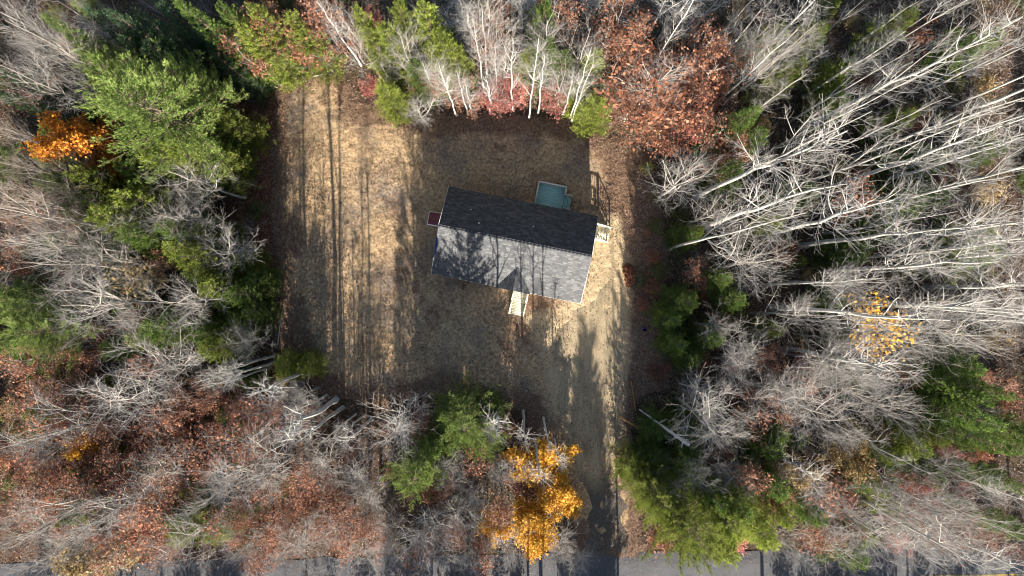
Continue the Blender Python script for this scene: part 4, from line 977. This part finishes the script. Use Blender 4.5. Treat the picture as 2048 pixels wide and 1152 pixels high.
a, b = np.array(W(1262, 762)), np.array(W(1271, 822)); a[2] = .07; b[2] = .10
log('pole', [tuple(a), tuple(b)], [.04, .035], M['plank'], 'thin tan pole lying along the shaded driveway edge', 'pole')
for (x1_, y1_, x2_, y2_), lab in (((508, 694, 546, 668), 'pale fallen trunk poking out at the lawn edge on the bulkhead side'), ((556, 690, 566, 620), 'slender pale dead stem lying along the bulkhead-side lawn edge'), ((1320, 700, 1368, 694), 'pale dead branch lying on the shaded lawn edge by the cedars'), ((628, 153, 665, 150), 'short pale stick lying at the lawn corner behind the house'), ((505, 172, 556, 176), 'grey fallen limb at the far bulkhead-side lawn corner')):
    a, b = np.array(W(x1_, y1_)), np.array(W(x2_, y2_)); a[2] = .10; b[2] = .14
    log('fallen_branch', [tuple(a), tuple((a + b) / 2 + (0, .06, .08)), tuple(b)], [.055, .045, .03], M['deadwood'], lab, 'branch', 2)
# blue bucket
x, y, _ = W(1288, 658); bu = link('bucket', None, loc=(x, y, .02), label='small bright blue bucket standing in the shade beside the driveway', cat='bucket')
MB().tube([(0, 0, 0), (0, 0, .30), (0, 0, .32), (0, 0, .32), (0, 0, .06)], [.13, .165, .175, .155, .12], 14).obj('pail', M['blue'], bu)
ha = np.linspace(0, math.pi, 9); MB().tube([(.17 * math.cos(t), .10 * math.sin(t), .31 + .02 * math.sin(t)) for t in ha], [.008] * 9, 5).obj('handle', M['metal'], bu)
# heap of raked leaves: a mound with leaves on it
x, y, _ = W(1259, 548); hp = link('leaf_heap', None, loc=(x, y, .02), label='reddish-brown heap of raked leaves beside the driveway', cat='leaf heap')
r3 = np.random.default_rng(77)
heap_z = lambda a, b: .7 * np.clip(1 - ((a + .12 * np.sin(b * 2.5)) / .5) ** 2 - (b / 1.1) ** 2 + (vnoise(a, b, .28, 61) - .5) * .9, 0, 1) ** .7
gxh = np.linspace(-.62, .62, 22); gyh = np.linspace(-1.15, 1.15, 36)
V, Q = grid(gxh, gyh, lambda a, b: heap_z(a, b) - .03)
link('mound', mk_mesh('mound', V, None, Q, smooth=True), M['ground'], hp)
n = 1500; aa = r3.uniform(-.6, .6, n); bb = r3.uniform(-1.1, 1.1, n); kz = heap_z(aa, bb)
pos = np.stack([aa, bb, kz + .02], 1)[kz > .02]; n = len(pos)
V, Q = leaf_quads(r3, pos, nrm(r3.normal(0, 1, (n, 3))), .17, .12, .8)
link('leaves', mk_mesh('leaves', V, None, Q, face_attr=r3.random(n)), M['rust'], hp, kind='stuff')

# ------------------------------------------------------------------ fallen leaves, grass and undergrowth (uncountable)
r4 = np.random.default_rng(99)
def scatter_leaves(name, n, inside, mat, label, sz, seed):
    r = np.random.default_rng(seed)
    x = r.uniform(-48, 48, n * 3); y = r.uniform(-26, 27, n * 3)
    cs = clear_sd(x, y)
    road = np.abs(y - (ROAD_N(x) - RW / 2)) < RW / 2
    if inside:
        x = r.uniform(-22, 15, n * 6); y = r.uniform(-24, 20, n * 6); cs = clear_sd(x, y)
        ptch = vnoise(x, y, 2.4, 71)
        dens = .06 + .9 * (1 - sstep(-.2, 3.5, cs)) + .35 * sstep(.55, .8, ptch) + .5 * sstep(W(1170, 0)[0], W(1250, 0)[0], x) * sstep(3, 6, y) + .35 * np.exp(-(((x - 2.7) / 2.5) ** 2 + ((y + 2.6) / 2.0) ** 2))
        hx, hy = x - .22, y - 3.61; ca, sa = math.cos(HA), math.sin(HA); lx_, ly_ = hx * ca + hy * sa, -hx * sa + hy * ca
        ok = (cs > -.4) & (r.random(len(x)) < dens) & ~((np.abs(lx_) < 6.2) & (np.abs(ly_) < 3.5))
        x, y, cs = x[ok][:n], y[ok][:n], cs[ok][:n]; z = lawn_z(x, y, cs) + .035
    else:
        ok = (cs < .3) & ~road; x, y = x[ok][:n], y[ok][:n]; z = ground_z(x, y) + .04
    m = len(x); d = nrm(r.normal(0, 1, (m, 3)) * np.array((1, 1, .35)))
    V, Q = leaf_quads(r, np.stack([x, y, z], 1), d, sz * r.uniform(.6, 1.4, m), sz * .7 * r.uniform(.6, 1.3, m), .45)
    link(name, mk_mesh(name, V, None, Q, face_attr=np.clip(r.normal(.5, .28, m), 0, 1)), mat, kind='stuff', label=label, cat='leaves')
scatter_leaves('fallen_leaves', 120000, False, M['litter'], 'brown fallen leaves covering the forest floor', .15, 1)
r7 = np.random.default_rng(707); m = 5000
x = r7.uniform(-46, 46, m); t = np.abs(r7.normal(0, 1.5, m)) % RW; y = ROAD_N(x) - t
V, Q = leaf_quads(r7, np.stack([x, y, .058 + 0 * x], 1), nrm(r7.normal(0, 1, (m, 3)) * np.array((1, 1, .2))), .10, .07, .3)
link('road_leaves', mk_mesh('road_leaves', V, None, Q, face_attr=r7.random(m)), M['litter'], kind='stuff', label='fallen leaves blown over the road', cat='leaves')
scatter_leaves('lawn_leaves', 42000, True, M['litter'], 'brown fallen leaves scattered over the lawn', .11, 2)

n = 150000
x = r4.uniform(-22, 15, n); y = r4.uniform(-22, 20, n); cs = clear_sd(x, y)
hx, hy = x - .22, y - 3.61; ca, sa = math.cos(HA), math.sin(HA); lx_, ly_ = hx * ca + hy * sa, -hx * sa + hy * ca
sdv = poly_sd(x, y, SANDP); ddv = poly_sd(x, y, DRIVE)
ok = (cs > .1) & ~((np.abs(lx_) < 6.2) & (np.abs(ly_) < 3.5)) & (sdv < -.3 + r4.normal(0, .5, n)) & (ddv < -.2) & (vnoise(x, y, .5, 81) > r4.uniform(.1, .75, n))
x, y, cs = x[ok], y[ok], cs[ok]; m = len(x)
P = np.stack([x, y, lawn_z(x, y, cs) - .01], 1)
d = nrm(r4.normal(0, .9, (m, 3)) * np.array((1, 1, .1)) + np.array((0, 0, .75))); s = nrm(np.cross(d, r4.normal(0, 1, (m, 3)))) * r4.uniform(.015, .035, m)[:, None]
L = r4.uniform(.07, .17, m)[:, None]
V = np.stack([P - s, P + s, P + d * L], 1).reshape(-1, 3)
link('grass', mk_mesh('grass', V, np.arange(m * 3).reshape(-1, 3), None, face_attr=np.clip(.5 * vnoise(x, y, 3, 82) + r4.normal(.25, .2, m), 0, 1)), M['grass'], kind='stuff', label='dry straw-coloured grass blades of the lawn', cat='grass')

n = 14000
x = r4.uniform(-46, 46, n); y = r4.uniform(-25, 26, n)
ok = ((clear_sd(x, y) < -.5) | ((x > W(1258, 0)[0]) & (y > -9) & (r4.random(n) < .6))) & ~(np.abs(y - (ROAD_N(x) - RW / 2)) < RW / 2 + .4) & (vnoise(x, y, 2.5, 83) > .35)
x, y = x[ok], y[ok]; m = len(x)
P0 = np.stack([x, y, ground_z(x, y) - .05], 1); d = nrm(r4.normal(0, .6, (m, 3)) + np.array((0, 0, .8))); L = r4.uniform(.4, 1.7, m)[:, None]
P1 = P0 + d * L * .5; P2 = P1 + nrm(d + r4.normal(0, .4, (m, 3))) * L * .5
V, Q = tubes(np.stack([P0, P1, P2], 1), np.broadcast_to(np.array((.012, .009, .005)), (m, 3)), 3)
link('undergrowth', mk_mesh('undergrowth', V, None, Q), M['twig'], kind='stuff', label='bare thin stems of undergrowth between the trees', cat='undergrowth')
